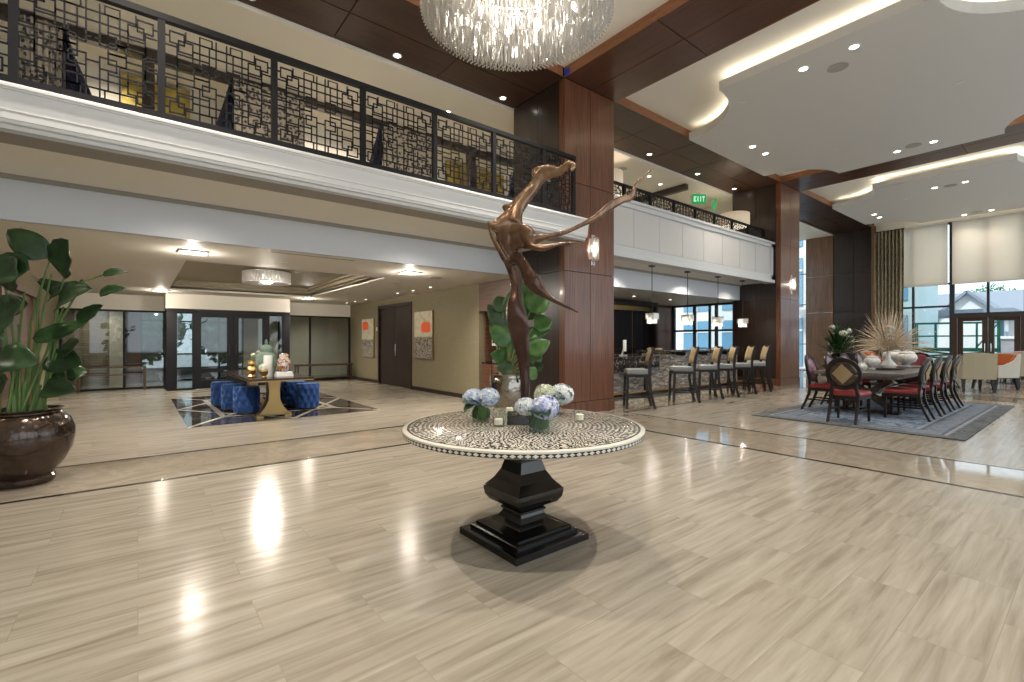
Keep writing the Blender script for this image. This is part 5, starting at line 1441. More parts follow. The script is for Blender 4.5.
tag(B().tube([(8.0, 6.75, 0.16), (14.4, 6.75, 0.16)], 0.02, 8).build('foot_rail', 'brass_dull'), 'long brass foot rail along the base of the bar', 'foot rail')
t0_ = bpy.data.objects['foot_rail']
b = B()
for x in (8.3, 10.2, 12.2, 14.2): B().tube([(x, 6.75, 0.16), (x, 7.09, 0.12)], 0.012, 6).build('bracket', 'brass_dull', t0_)
t = thing('bar_monitor', 'small white till screen standing on the near end of the bar', 'monitor', (9.35, 7.35, 0.985), 0.5)
B().box(-0.14, 0.14, -0.02, 0.02, 0.10, 0.38).build('screen', 'plastic_white', t, bevel=0.006)
B().tube([(0, 0.02, 0.2), (0, 0.07, 0.0)], 0.02).build('stand', 'plastic_white', t)
B().box(-0.08, 0.08, -0.05, 0.12, 0, 0.012).build('foot', 'plastic_white', t)
# back bar
t = thing('back_bar', 'tall black framed back bar with dark mirrored glass behind the counter', 'cabinet', (9.3, 9.0, 0))
B().box(0, 3.9, 0.0, 0.45, 0.0, 0.9).build('base_cabinet', 'wood_black', t)
B().box(-0.02, 3.92, -0.04, 0.46, 0.9, 0.95).build('worktop', 'marble_black', t)
b = B(); b.box(0, 0.12, 0.05, 0.45, 0.95, 2.58); b.box(3.78, 3.9, 0.05, 0.45, 0.95, 2.58); b.box(0.12, 3.78, 0.05, 0.45, 2.44, 2.58); b.build('frame', 'wood_black', t)
B().box(0.12, 3.78, 0.30, 0.32, 0.95, 2.44).build('mirror_glass', 'screen_dark', t)
b = B(); b.box(0.12, 3.78, 0.24, 0.30, 2.30, 2.44); b.build('light_pelmet', 'brass_dull', t)
for x in (1.0, 1.95, 2.9): B().box(x - 0.006, x + 0.006, 0.285, 0.30, 0.95, 2.30).build('seam', 'brass_dull', t)
# table and lamps by the bar window
t = thing('cafe_table', 'white topped table by the blue bar window', 'table', (13.9, 9.05, 0.0))
B().lathe([(0.62, 0.73), (0.64, 0.745), (0.64, 0.76)], 36).build('tabletop', 'ceramic_white', t)
B().lathe([(0.28, 0), (0.26, 0.03), (0.05, 0.06), (0.045, 0.73)], 24).build('pedestal', 'dark_metal', t)
for x, y, l, mt, r_ in ((12.55, 8.6, 'beige upholstered chair behind the bar beside the purple wood wall', 'fabric_gold', 0.5), (14.65, 8.12, 'taupe tub chair behind the bar in front of the window', 'vinyl_dark', -0.9)):
    t = thing('lounge_chair', l, 'chair', (x, y, 0), r_)
    b = B(); b.loft([[(0.28 * math.cos(a) * k, 0.26 * math.sin(a) * k, z) for a in lin(0, 2 * PI, 16)[:-1]] for k, z in ((0.9, 0.25), (1, 0.3), (1, 0.45), (0.9, 0.5))]); b.build('seat', mt, t, smooth=True)
    rows = [[(k * 0.30 * math.cos(a), k * 0.30 * math.sin(a), z) for a in lin(-0.35, PI + 0.35, 16)] for k, z in ((1.0, 0.3), (1.05, 0.6), (1.08, 0.85), (1.0, 1.12))]
    B().grid(rows).build('backrest', mt, t, smooth=True, solid=0.06)
    for sx_ in (-1, 1):
        for sy_ in (-1, 1): B().bar((sx_ * 0.2, sy_ * 0.18, 0.27), (sx_ * 0.23, sy_ * 0.21, 0), 0.035).build('leg', 'wood_black', t)

# ---------------- bar stools
def make_stool():
    t = thing('bar_stool', 'x', 'stool')
    sz = 0.72; sw = 0.225
    # +Y is the front (towards the bar), back at -Y
    rows = []
    for k, z in ((0.92, sz - 0.05), (1.0, sz - 0.03), (1.0, sz + 0.0), (0.95, sz + 0.045), (0.75, sz + 0.06)):
        rows.append([(x * k, y * k, z) for x, y in ([( -sw, -sw), (-sw * .5, -sw * 1.02), (sw * .5, -sw * 1.02), (sw, -sw), (sw * 1.02, 0), (sw, sw), (sw * .5, sw * 1.03), (-sw * .5, sw * 1.03), (-sw, sw), (-sw * 1.02, 0)])])
    B().loft(rows).build('seat', 'fabric_grey', t, smooth=True)
    B().box(-0.22, 0.22, -0.22, 0.22, sz - 0.10, sz - 0.045).build('apron', 'wood_black', t)
    for sx_ in (-1, 1):
        B().bar((sx_ * 0.205, 0.20, sz - 0.05), (sx_ * 0.21, 0.225, 0), 0.046).build('leg', 'wood_black', t)
        b = B(); P_ = [(sx_ * 0.205, -0.32, 0), (sx_ * 0.205, -0.255, 0.25), (sx_ * 0.205, -0.215, 0.5), (sx_ * 0.205, -0.21, 0.74), (sx_ * 0.205, -0.235, 0.98), (sx_ * 0.2, -0.30, 1.20)]
        b.loft([[(x - 0.022, y - 0.026, z), (x + 0.022, y - 0.026, z), (x + 0.022, y + 0.026, z), (x - 0.022, y + 0.026, z)] for x, y, z in P_]); b.build('leg', 'wood_black', t)
    rows = [[(u * 0.19, y - 0.03 * (1 - u * u) + 0.0, z) for u in (-1, -.6, -.2, .2, .6, 1)] for y, z in ((-0.21, 0.84), (-0.225, 0.95), (-0.255, 1.07), (-0.30, 1.20))]
    B().grid(rows).build('backrest', 'fabric_gold', t, smooth=True, solid=0.05)
    B().box(-0.2, 0.2, -0.315, -0.29, 1.17, 1.215).build('crest_rail', 'wood_black', t, bevel=0.006)
    for z, y0 in ((0.27, -0.245), (0.27, 0.215)): B().box(-0.2, 0.2, y0 - 0.012, y0 + 0.012, z, z + 0.03).build('stretcher', 'wood_black', t)
    for sx_ in (-1, 1): B().box(sx_ * 0.205 - 0.012, sx_ * 0.205 + 0.012, -0.24, 0.21, 0.21, 0.24).build('stretcher', 'wood_black', t)
    return t
st = make_stool(); st.location = (7.9, 5.91, 0.003); st.rotation_euler = (0, 0, 0.80)
st['label'] = 'black framed bar stool with pale seat standing alone nearest the first column'; st['group'] = 'bar stools along the mosaic bar'
stl = [(9.45, 'first of the tight row of stools, nearest the camera'), (10.45, 'second in the tight row of stools'), (11.2, 'third in the tight row of stools'), (12.1, 'fourth in the tight row of stools'), (12.95, 'fifth in the tight row, second from the far column'), (13.85, 'last in the row, right beside the dark column')]
for i, (x, l) in enumerate(stl): copy_thing(st, 'black framed bar stool, ' + l, (x, 5.86 + (0.35 if i == 5 else 0), 0.003), rz=(0.80, 0.84, 0.78, 0.82, 0.76, 0.86)[i], group='bar stools along the mosaic bar')

# ================================================================== DINING GROUP
rug = B(); rug.box(-2.7, 2.7, -1.4, 1.4, 0, 0.012)
rg_o = rug.build('area_rug', 'rug_pattern', loc=(11.35, 2.58, 0.003)); tag(rg_o, 'blue and grey patterned rug with a dark olive border under the dining table', 'rug')
ZR = 0.018
t = thing('dining_table', 'long grey wood dining table on the patterned rug', 'table', (12.05, 2.79, ZR))
B().box(-2.0, 2.0, -0.67, 0.67, 0.70, 0.76).build('tabletop', 'wood_table_grey', t, bevel=0.006)
B().box(-1.95, 1.95, -0.57, 0.57, 0.66, 0.70).build('apron', 'wood_table_grey', t)
for x in (-1.35, 1.35):
    b = B(); b.bar((x, -0.36, 0.09), (x, 0.36, 0.61), 0.12, 0.10); b.build('leg', 'wood_table_dark', t)
    b = B(); b.bar((x, 0.36, 0.09), (x, -0.36, 0.61), 0.12, 0.098); b.build('leg', 'wood_table_dark', t)
    B().box(x - 0.08, x + 0.08, -0.48, 0.48, 0, 0.05).build('foot', 'wood_table_dark', t)
B().box(-1.35, 1.35, -0.05, 0.05, 0.30, 0.40).build('stretcher', 'wood_table_dark', t)

def make_dining_chair(lip='leather_red'):
    """oval-back chair, front towards +Y"""
    t = thing('dining_chair', 'x', 'chair')
    sw = 0.25
    rows = []
    base = [(-0.25, 0.24), (-0.13, 0.265), (0.13, 0.265), (0.25, 0.24), (0.245, 0.0), (0.215, -0.21), (0.1, -0.225), (-0.1, -0.225), (-0.215, -0.21), (-0.245, 0.0)]
    for k, z in ((0.97, 0.43), (1.0, 0.45), (1.0, 0.475), (0.92, 0.505), (0.7, 0.515)): rows.append([(x * k, y * k, z) for x, y in base])
    B().loft(rows).build('seat', 'leather_red', t, smooth=True)
    rows = [[(x * k, y * k, z) for x, y in base] for k, z in ((0.96, 0.375), (0.985, 0.38), (0.985, 0.432))]
    B().loft(rows).build('seat_frame', 'wood_black', t)
    for sx_ in (-1, 1):
        b = B(); P_ = [(sx_ * 0.215, 0.225, 0.40, 0.026), (sx_ * 0.215, 0.225, 0.3, 0.022), (sx_ * 0.218, 0.225, 0.0, 0.015)]
        b.loft([[(x - w_, y - w_, z), (x + w_, y - w_, z), (x + w_, y + w_, z), (x - w_, y + w_, z)] for x, y, z, w_ in P_]); b.build('leg', 'wood_black', t)
        b = B(); P_ = [(sx_ * 0.19, -0.36, 0, 0.018), (sx_ * 0.19, -0.295, 0.14, 0.019), (sx_ * 0.188, -0.235, 0.30, 0.022), (sx_ * 0.185, -0.215, 0.44, 0.023), (sx_ * 0.17, -0.23, 0.56, 0.02), (sx_ * 0.16, -0.245, 0.66, 0.018)]
        b.loft([[(x - w_, y - w_, z), (x + w_, y - w_, z), (x + w_, y + w_, z), (x - w_, y + w_, z)] for x, y, z, w_ in P_]); b.build('leg', 'wood_black', t)
        B().box(sx_ * 0.2 - 0.01, sx_ * 0.2 + 0.01, -0.25, 0.22, 0.19, 0.215).build('stretcher', 'wood_black', t)
    # oval back, leaning backwards
    tilt = 0.20; zc_ = 0.79; ry = 0.235; rx = 0.225
    def bp(u, v_, off=0.0):
        z = zc_ + v_; y = -0.25 - math.sin(tilt) * (v_ + 0.1) + off
        return (u, y - 0.04 * (1 - (u / 0.25) ** 2) + 0.03, z)
    b = B(); ring = []
    for i in range(33):
        a = 2 * PI * i / 32
        c = Vector(bp(rx * math.cos(a), ry * math.sin(a)))
        o_ = Vector((math.cos(a), 0, math.sin(a)))
        yv = Vector((0, 1, 0))
        ring.append([c - o_ * 0.027 - yv * 0.022, c + o_ * 0.027 - yv * 0.022, c + o_ * 0.027 + yv * 0.022, c - o_ * 0.027 + yv * 0.022])
    b.loft(ring, cap=False); b.build('back_frame', 'wood_black', t, smooth=True)
    def disk(off, r_, mt, nm, sol=0.01):
        b = B(); rows = []
        for j in range(6):
            k = j / 5
            rows.append([bp(rx * r_ * k * math.cos(2 * PI * i / 32), ry * r_ * k * math.sin(2 * PI * i / 32), off + 0.012 * (1 - k * k) * (1 if off > 0 else -1)) for i in range(33)])
        b.grid(rows); return b.build(nm, mt, t, smooth=True, solid=sol)
    disk(0.014, 0.9, 'leather_plum', 'backrest')
    disk(-0.012, 0.9, 'wood_table_dark', 'back_panel')
    b = B(); dd = [(-0.145, 0), (0, -0.165), (0.145, 0), (0, 0.165)]
    n = 6; rows = []
    for i in range(n + 1):
        r_ = []
        for j in range(n + 1):
            s_, q = i / n, j / n
            u = dd[0][0] * (1 - s_) * (1 - q) + dd[1][0] * s_ * (1 - q) + dd[2][0] * s_ * q + dd[3][0] * (1 - s_) * q
            v_ = dd[0][1] * (1 - s_) * (1 - q) + dd[1][1] * s_ * (1 - q) + dd[2][1] * s_ * q + dd[3][1] * (1 - s_) * q
            r_.append(bp(u, v_, -0.034))
        rows.append(r_)
    b.grid(rows); b.build('diamond_inset', 'fabric_gold', t, solid=0.006)
    return t
dc = make_dining_chair()
GC = 'oval-backed dining chairs around the grey table'
dc['group'] = GC; dc['label'] = 'oval-backed dining chair at the near head of the table, gold diamond on its back'
dc.location = (9.22, 2.66, ZR); dc.rotation_euler = (0, 0, -PI / 2)
for x, l in ((10.35, 'first on the window-side row, nearest the camera'), (11.2, 'second on the right side of the table'), (12.05, 'third on the right side of the table'), (12.9, 'fourth and furthest on the right side of the table')):
    copy_thing(dc, 'oval-backed dining chair with red seat, ' + l, (x, 2.17, ZR), 0.02, GC)
for x, l in ((10.35, 'nearest on the left side of the table'), (11.35, 'second on the left side of the table'), (12.35, 'third on the left side of the table'), (13.3, 'furthest on the left side of the table')):
    copy_thing(dc, 'oval-backed dining chair with plum back, ' + l, (x, 3.35, ZR), PI, GC)
copy_thing(dc, 'oval-backed dining chair with plum back at the far head of the table', (14.45, 2.8, ZR), PI / 2, GC)

# tableware
ZD = ZR + 0.762
def DP(px, py, z=ZD):
    d = (1.34 - z) * 472 / (py - 341); s_ = (px - 512) / 472 * d
    p = FWD * d + RGT * s_; return (p.x, p.y, z)
t = thing('round_tray', 'round shallow tray under the white urn with dried grass', 'tray', DP(888, 369.5)); B().lathe([(0.20, 0), (0.26, 0.012), (0.27, 0.03), (0.255, 0.03), (0.24, 0.015), (0.001, 0.012)], 32, cap=False).build('dish', 'wood_table_grey', t, smooth=True)
def urn(loc, s, label, group='white ceramic urns on the dining table'):
    t = thing('ceramic_urn', label, 'urn', loc, group=group)
    P_ = [(0.055, 0), (0.06, 0.01), (0.03, 0.035), (0.05, 0.055), (0.11, 0.09), (0.135, 0.15), (0.12, 0.20), (0.10, 0.215), (0.105, 0.23)]
    B().lathe([(r * s, z * s) for r, z in P_], 28).build('body', 'ceramic_white', t, smooth=True)
    B().lathe([(r * s, z * s) for r, z in [(0.1, 0.23), (0.08, 0.255), (0.02, 0.27), (0.02, 0.29), (0.004, 0.30)]], 24).build('lid', 'ceramic_white', t, smooth=True)
    for sg in (-1, 1):
        B().tube([(sg * 0.125 * s, 0, 0.17 * s), (sg * 0.165 * s, 0, 0.19 * s), (sg * 0.17 * s, 0, 0.14 * s), (sg * 0.125 * s, 0, 0.12 * s)], 0.012 * s, 8).build('handle', 'ceramic_white', t, smooth=True)
    return t
urn(DP(872, 369.6), 1.05, 'white ceramic lidded urn left of the dried grass vase')
urn(DP(907, 367.6), 1.3, 'white ceramic lidded urn on the right of the dried grass')
urn(DP(893, 366.2), 1.5, 'large white ceramic urn behind the dried grass vase')
t = thing('milk_jug', 'white ceramic jug lying beside the left urn on the dining table', 'jug', DP(862, 370.3)); B().lathe([(0.05, 0), (0.08, 0.04), (0.085, 0.08), (0.05, 0.13), (0.055, 0.16)], 22).build('body', 'ceramic_white', t, smooth=True)
B().tube([(-0.05, 0, 0.13), (-0.11, 0, 0.12), (-0.10, 0, 0.06), (-0.075, 0, 0.05)], 0.01, 8).build('handle', 'ceramic_white', t, smooth=True)
t = thing('serving_platter', 'oval serving tray under the right urn at the table edge', 'tray', DP(907, 367.6)); B().lathe([(0.24, 0), (0.3, 0.008), (0.30, 0.012), (0.2, 0.004)], 32).build('dish', 'wood_table_dark', t, smooth=True)
bpy.data.objects['ceramic_urn.001'].location.z += 0.012
# dried grass arrangement
t = thing('dried_grass_vase', 'white bottle vase with a wide spray of dried grasses and white cotton blooms', 'flower vase', (DP(888, 369.5)[0], DP(888, 369.5)[1], ZD + 0.014))
B().lathe([(0.06, 0), (0.12, 0.02), (0.135, 0.07), (0.09, 0.14), (0.04, 0.20), (0.028, 0.30), (0.035, 0.36)], 28).build('vase', 'ceramic_white', t, smooth=True)
rg = random.Random(21); b = B()
for i in range(430):
    a = rg.random() * 2 * PI; L = rg.uniform(0.40, 0.92); el = rg.uniform(0.05, 1.25)
    d = Vector((math.cos(a) * math.sin(el), math.sin(a) * math.sin(el), math.cos(el)))
    p = [Vector((0, 0, 0.34)) + d * L * s_ + Vector((0, 0, -1)) * (0.42 * math.sin(el)) * L * s_ * s_ * (1.0 if el > 0.5 else 0.3) for s_ in (0, .25, .5, .75, 1)]
    b.tube(p, [0.002, 0.002, 0.003, 0.0042, 0.001], 4)
o = b.build('dried_grass', 'grass_dry', t); o['kind'] = 'stuff'
for i in range(4):
    a = rg.random() * 6.28; x, y = 0.09 * math.cos(a), 0.09 * math.sin(a); top = rg.uniform(0.6, 0.88)
    B().tube([(0, 0, 0.3), (x * 0.5, y * 0.5, 0.5), (x, y, top)], 0.004, 5).build('stem', 'stem_green', t)
    for k in range(4):
        o = bloom(0.032, i * 7 + k, 24).build('bloom', ['bloom_white', 'bloom_white'], t); o.location = (x * (1 - k * 0.1) + rg.uniform(-.03, .03), y + rg.uniform(-.03, .03), top - k * 0.07)
# leafy flower arrangement behind the table
t = thing('flower_arrangement', 'tall green arrangement with round cream flower heads behind the dining table', 'flower vase', (14.9, 4.55, 0))
B().lathe([(0.30, 0), (0.32, 0.03), (0.06, 0.08), (0.05, 0.60), (0.35, 0.64), (0.36, 0.68)], 28).build('pedestal_stand', 'wood_black', t, smooth=True)
B().lathe([(0.10, 0.68), (0.16, 0.75), (0.19, 0.88), (0.15, 0.98), (0.13, 1.0)], 28).build('vase', 'glass_green2' if 'glass_green2' in MATS else 'black_gloss', t, smooth=True)
b = B(); rg = random.Random(31)
for i in range(150):
    a = rg.random() * 6.28; el = rg.uniform(0, 1.5); L = rg.uniform(0.3, 0.85)
    d = Vector((math.cos(a) * math.sin(el), math.sin(a) * math.sin(el), math.cos(el) * 1.1))
    s0 = Vector((0, 0, 0.98)) + d * L * 0.35
    leaf(b, s0, Vector((0, 0, 0.98)) + d * L, rg.uniform(0.04, 0.10), 0.12, 0.2, 5)
o = b.build('foliage', 'leaf_dark', t, smooth=True); o['kind'] = 'stuff'
for x, y, z, r in ((-0.25, -0.2, 1.55, 0.085), (0.1, -0.25, 1.40, 0.09), (0.3, -0.15, 1.62, 0.08), (0.33, 0.0, 1.25, 0.07), (-0.1, 0.1, 1.72, 0.07)):
    o = bloom(r, int(x * 100) + 50, 90).build('bloom', ['bloom_cream', 'leaf_pale'], t); o.location = (x, y, z)
    B().tube([(0, 0, 0.95), (x * 0.5, y * 0.5, 1.2), (x, y, z)], 0.005, 5).build('stem', 'stem_green', t)

# ================================================================== LOUNGE CHAIRS NEAR THE WINDOWS
def make_armchair(outer, inner):
    """front towards +Y"""
    t = thing('armchair', 'x', 'chair')
    W, D = 0.31, 0.29
    # shell: back plus swooping arms
    path = [(-W, D), (-W, 0.1), (-W * 0.98, -0.15), (-W * 0.9, -D), (-0.1, -D * 1.05), (0.1, -D * 1.05), (W * 0.9, -D), (W * 0.98, -0.15), (W, 0.1), (W, D)]
    hts = [0.60, 0.61, 0.70, 0.88, 0.90, 0.90, 0.88, 0.70, 0.61, 0.60]
    rows = []
    for f in lin(0, 1, 6): rows.append([(x, y - 0.05 * f * (1 if h_ > .8 else 0), 0.30 + (h_ - 0.30) * f) for (x, y), h_ in zip(path, hts)])
    B().grid(rows).build('back_shell', outer, t, solid=0.05)
    rows = [[(x * 0.86, (y * 0.84) - 0.04 * f * (1 if h_ > .8 else 0) + 0.015, 0.44 + (h_ - 0.03 - 0.44) * f) for (x, y), h_ in zip(path, hts)] for f in lin(0, 1, 5)]
    B().grid(rows).build('inner_back', inner, t, solid=0.04)
    rows = [[(x * k, y * k, z) for x, y in ((-0.27, -0.24), (0.27, -0.24), (0.285, 0.31), (-0.285, 0.31))] for k, z in ((0.98, 0.30), (1, 0.32), (1, 0.44), (0.9, 0.475))]
    B().loft(rows).build('seat', inner, t, bevel=0.012)
    for sx_ in (-1, 1):
        for sy_ in (-1, 1):
            b = B(); x0, y0, x1, y1 = sx_ * 0.25, sy_ * 0.24, sx_ * 0.27, sy_ * 0.30
            b.loft([[(x - w_, y - w_, z), (x + w_, y - w_, z), (x + w_, y + w_, z), (x - w_, y + w_, z)] for x, y, z, w_ in ((x1, y1, 0, 0.018), (x0, y0, 0.31, 0.03))]); b.build('leg', 'wood_black', t)
    return t
GA = 'two-tone armchairs by the windows'
ac = make_armchair('fabric_beige', 'fabric_orange'); ac['group'] = GA
ac['label'] = 'beige armchair seen from behind, right of the dining table'; ac.scale = (1.16, 1.16, 1.14); ac.location = (17.45, 2.25, 0.003); ac.rotation_euler = (0, 0, math.radians(-60))
ac2 = make_armchair('fabric_pale', 'fabric_orange'); ac2['group'] = GA; ac2['label'] = 'pale armchair with orange inside facing left, right of the beige one'; ac2.scale = (1.1, 1.1, 1.12); ac2.location = (18.7, 1.95, 0.003); ac2.rotation_euler = (0, 0, math.radians(55))
copy_thing(ac, 'beige armchair at the right edge before the window doors', (20.0, 1.62, 0.003), math.radians(-40), GA)
copy_thing(ac2, 'armchair with orange back facing the camera beyond the dining table', (19.2, 3.55, 0.003), math.radians(150), GA)
copy_thing(ac, 'beige armchair beyond the table, left of the orange one', (18.4, 4.45, 0.003), math.radians(170), GA)
copy_thing(ac2, 'pale armchair furthest left by the curtain', (18.0, 5.35, 0.003), math.radians(200), GA)
copy_thing(ac2, 'pale armchair with orange inside close to the glass door, right edge', (22.2, 1.70, 0.003), math.radians(80), GA)
def low_table(loc, label):
    t = thing('side_table', label, 'table', loc)
    B().lathe([(0.44, 0.66), (0.46, 0.675), (0.46, 0.70), (0.45, 0.71)], 36).build('tabletop', 'wood_table_grey', t, smooth=True)
    for k in range(8):
        a = PI / 4 * k; c_, s_ = math.cos(a), math.sin(a)
        B().tube([(0.36 * c_, 0.36 * s_, 0.66), (0.18 * c_, 0.18 * s_, 0.36), (0.34 * c_, 0.34 * s_, 0.02)], 0.014, 6).build('leg', 'dark_metal', t, smooth=True)
    b = B(); b.tube([(0.36 * math.cos(PI * i / 12), 0.36 * math.sin(PI * i / 12), 0.02) for i in range(25)], 0.014, 6); b.build('base_ring', 'dark_metal', t, smooth=True)
low_table((18.25, 2.95, 0.003), 'round table with dark open metal base between the armchairs')
low_table((21.2, 2.05, 0.003), 'round table with dark open metal base near the glass doors')

# ================================================================== CURTAIN, BLINDS
t = thing('window_curtain', 'floor-length patterned gold curtain hanging beside the blinds', 'curtain', (23.62, 5.45, 0.02))
rows = []
for z in lin(0.0, 5.72, 12):
    r_ = []
    for i in range(85):
        u = i / 84; r_.append((0.085 * math.sin(u * 2 * PI * 8), (u - 0.5) * 0.92 * (1 - 0.02 * math.sin(z)), z))
    rows.append(r_)
B().grid(rows).build('cloth', 'curtain_gold', t, smooth=True, solid=0.01)
B().box(-0.04, 0.04, -0.48, 0.48, 5.72, 5.76).build('track', 'dark_metal', t)
for y0, y1, l in ((3.72, 5.02, 'light roller blind next to the curtain'), (0.60, 3.60, 'light roller blind above the glass doors')):
    t = thing('roller_blind', l, 'blind', (23.80, (y0 + y1) / 2, 3.45)); hw = (y1 - y0) / 2
    B().box(-0.002, 0.002, -hw, hw, 0.02, 2.33).build('cloth', 'blind_cloth', t)
    B().box(-0.012, 0.012, -hw, hw, 0, 0.025).build('bottom_bar', 'paint_trim', t)
    B().tube([(0, -hw, 2.34), (0, hw, 2.34)], 0.03, 10).build('roller', 'paint_trim', t)

# ================================================================== OUTDOORS
mat('ext_pale', (0.45, 0.60, 0.62), 0.6)
ext = B().box(24.2, 90, -40, 60, -0.25, -0.05).build('ground', 'ext_ground'); struct(ext)
o = struct(B().box(15.7, 24.2, 8.9, 40, -0.25, -0.05).build('ground', 'ext_ground'))
o = struct(B().box(-30, 15.4, 23.1, 60, -0.25, -0.05).build('ground', 'ext_ground'))
def house(loc, rz, w_, d_, h_, rh, label, name='house'):
    t = thing(name, label, 'building', loc, rz)
    B().box(-w_ / 2, w_ / 2, -d_ / 2, d_ / 2, 0, h_).build('wall', 'ext_wall', t)
    b = B(); b.prism([(-d_ / 2, h_), (d_ / 2, h_), (0, h_ + rh - 0.1)], -w_ / 2 + 0.1, w_ / 2 - 0.1, axis='x'); b.build('gable', 'ext_wall', t)
    b = B()
    for sg in (-1, 1):
        b._add([(-w_ / 2 - 0.3, sg * (d_ / 2 + 0.4), h_ - 0.25), (w_ / 2 + 0.3, sg * (d_ / 2 + 0.4), h_ - 0.25), (w_ / 2 + 0.3, 0, h_ + rh), (-w_ / 2 - 0.3, 0, h_ + rh)], [(0, 1, 2, 3)])
    b.build('roof', 'ext_roof', t, solid=0.15)
    for x in lin(-w_ / 2 + 0.8, w_ / 2 - 0.8, 3):
        for sg in (-1, 1):
            f_ = B().box(x - 0.4, x + 0.4, sg * d_ / 2 - 0.04, sg * d_ / 2 + 0.04, 0.9, 2.0).build('window', 'ext_teal', t)
    return t
house((42.5, 5.35, -0.05), 0, 5, 2.6, 3.0, 1.45, 'white gabled porch seen through the window above the doors')
house((49.5, 2.0, -0.05), PI / 2, 22, 7, 3.1, 1.9, 'long house with grey roof behind the white gabled porch')
house((66, 18.0, -0.05), PI / 2, 12, 8, 2.6, 2.0, 'distant grey-roofed house left of the gable')
t = thing('office_building', 'pale teal building close outside at the left of the window', 'building', (30.2, 7.3, -0.05))
B().box(-2, 2, -1.9, 2, 0, 9).build('wall', 'ext_pale', t)
for k in range(3):
    for j in range(2): B().box(-2.05, -2.0, -1.5 + 1.8 * j, -0.2 + 1.8 * j, 0.3 + 3 * k, 2.6 + 3 * k).build('window', 'ext_glass_blue', t)
t = thing('apartment_facade', 'blue glazed facade with white bands seen through the bar windows', 'building', (29, 17, -0.05))
B().box(-2, 2, -7.5, 8, 0, 10).build('wall', 'ext_wall', t)
for k in range(3):
    for j in range(6):
        f_ = B().box(-2.06, -2.0, -7.2 + 2.5 * j, -5.4 + 2.5 * j, 0.1 + 3.1 * k, 2.6 + 3.1 * k).build('window', 'ext_glass_blue', t)
        B().box(-2.10, -2.06, -6.35 + 2.5 * j, -6.25 + 2.5 * j, 0.1 + 3.1 * k, 2.6 + 3.1 * k).build('mullion', 'ext_wall', f_)
        B().box(-2.10, -2.06, -7.2 + 2.5 * j, -5.4 + 2.5 * j, 1.9 + 3.1 * k, 2.0 + 3.1 * k).build('transom', 'ext_wall', f_)
# green scissor lift
t = thing('scissor_lift', 'green metal scissor lift with railings parked outside the doors', 'lift', (27.2, 4.0, 0.0), math.radians(8))
B().box(-0.6, 0.6, -1.3, 1.3, 0.15, 0.45).build('chassis', 'lift_green', t, bevel=0.02)
for sx_ in (-1, 1):
    for y in (-0.9, 0.9): B().tube([(sx_ * 0.5, y, 0.2), (sx_ * 0.64, y, 0.2)], 0.2, 20).build('wheel', 'black_gloss', t, smooth=True)
b = B()
for k in range(2):
    for sx_ in (-0.4, 0.4):
        z = 0.45 + 0.22 * k
        b.bar((sx_, -1.1, z), (sx_, 1.1, z + 0.22), 0.06); b.bar((sx_, 1.1, z), (sx_, -1.1, z + 0.22), 0.06)
b.build('scissor_arms', 'lift_green', t)
B().box(-0.6, 0.6, -1.3, 1.3, 0.9, 1.05).build('platform', 'lift_green', t)
b = B()
for sx_ in (-0.57, 0.57):
    for y in lin(-1.27, 1.27, 4): b.bar((sx_, y, 1.05), (sx_, y, 2.1), 0.05)
    for z in (1.55, 2.1): b.bar((sx_, -1.3, z), (sx_, 1.3, z), 0.05)
for y in (-1.27, 1.27):
    for z in (1.55, 2.1): b.bar((-0.57, y, z), (0.57, y, z), 0.05)
b.bar((-0.57, -1.27, 2.1), (-0.57, -0.6, 1.05), 0.05)
b.build('guard_rails', 'lift_green', t)
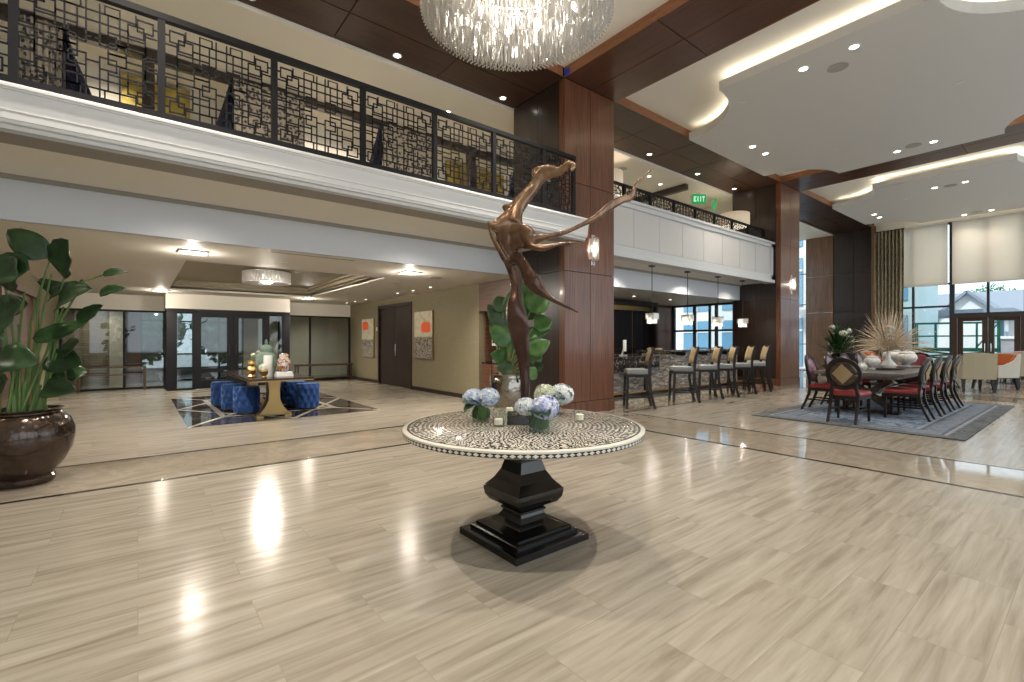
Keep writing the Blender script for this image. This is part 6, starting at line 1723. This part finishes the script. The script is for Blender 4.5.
t = thing('stone_wall', 'low grey stone garden wall behind the right glass door', 'wall', (33, 1.0, -0.05)); B().box(-0.3, 0.3, -5, 2.2, 0, 1.5).build('masonry', 'ext_stone', t); B().box(-0.4, 0.4, -5.1, 2.3, 1.5, 1.62).build('coping', 'ext_wall', t)
t = thing('entry_canopy', 'flat grey canopy on posts outside the doors', 'canopy', (36, 6.9, -0.05))
B().box(-2, 2, -4.0, 2.2, 2.75, 3.05).build('roof', 'ext_roof', t)
for x in (-1.7, 1.7):
    for y in (-3.2, 1.6): B().box(x - 0.14, x + 0.14, y - 0.14, y + 0.14, 0, 2.75).build('post', 'ext_teal', t)
def tree(loc, label, hgt=5, r=1.8, seed=1, n=2600):
    t = thing('tree', label, 'tree', loc, group='trees outside the windows'); rg = random.Random(seed)
    B().tube([(0, 0, 0), (0.05, 0, hgt * 0.35), (0, 0.05, hgt * 0.7)], [0.14, 0.11, 0.05]).build('trunk', 'soil', t)
    b = B()
    for i in range(n):
        d = Vector((rg.gauss(0, 1), rg.gauss(0, 1), rg.gauss(0, 1))).normalized() * r * rg.uniform(0.4, 1.0)
        c = Vector((0, 0, hgt * 0.52)) + Vector((d.x, d.y, d.z * hgt * 0.32 / r * 1.4))
        e = Vector((rg.gauss(0, 1), rg.gauss(0, 1), rg.gauss(0, 1))).normalized() * 0.20; f_ = e.orthogonal().normalized() * 0.11
        b._add([c - e, c + f_, c + e, c - f_], [(0, 1, 2, 3)])
    o = b.build('foliage', 'tree_green', t); o['kind'] = 'stuff'
tree((3.6, 26.0, -0.05), 'green tree outside, seen through the left leaf of the lobby doors', 3.8, 1.7, 2)
tree((-4.6, 27.5, -0.05), 'green tree outside, seen through the left glass panes of the lobby', 4.5, 1.8, 3)
tree((-0.2, 26.2, -0.05), 'green tree outside, seen through the sidelight of the lobby vestibule', 3.8, 1.9, 4)
tree((5.6, 29, -0.05), 'green tree outside, seen through the right leaf of the lobby doors', 5, 1.8, 5)
tree((74, 8, -0.05), 'distant tree above the white gable outside the window', 8, 3, 6)
tree((74, 22, -0.05), 'distant tree at the left of the window above the roofs', 8, 3.2, 7)
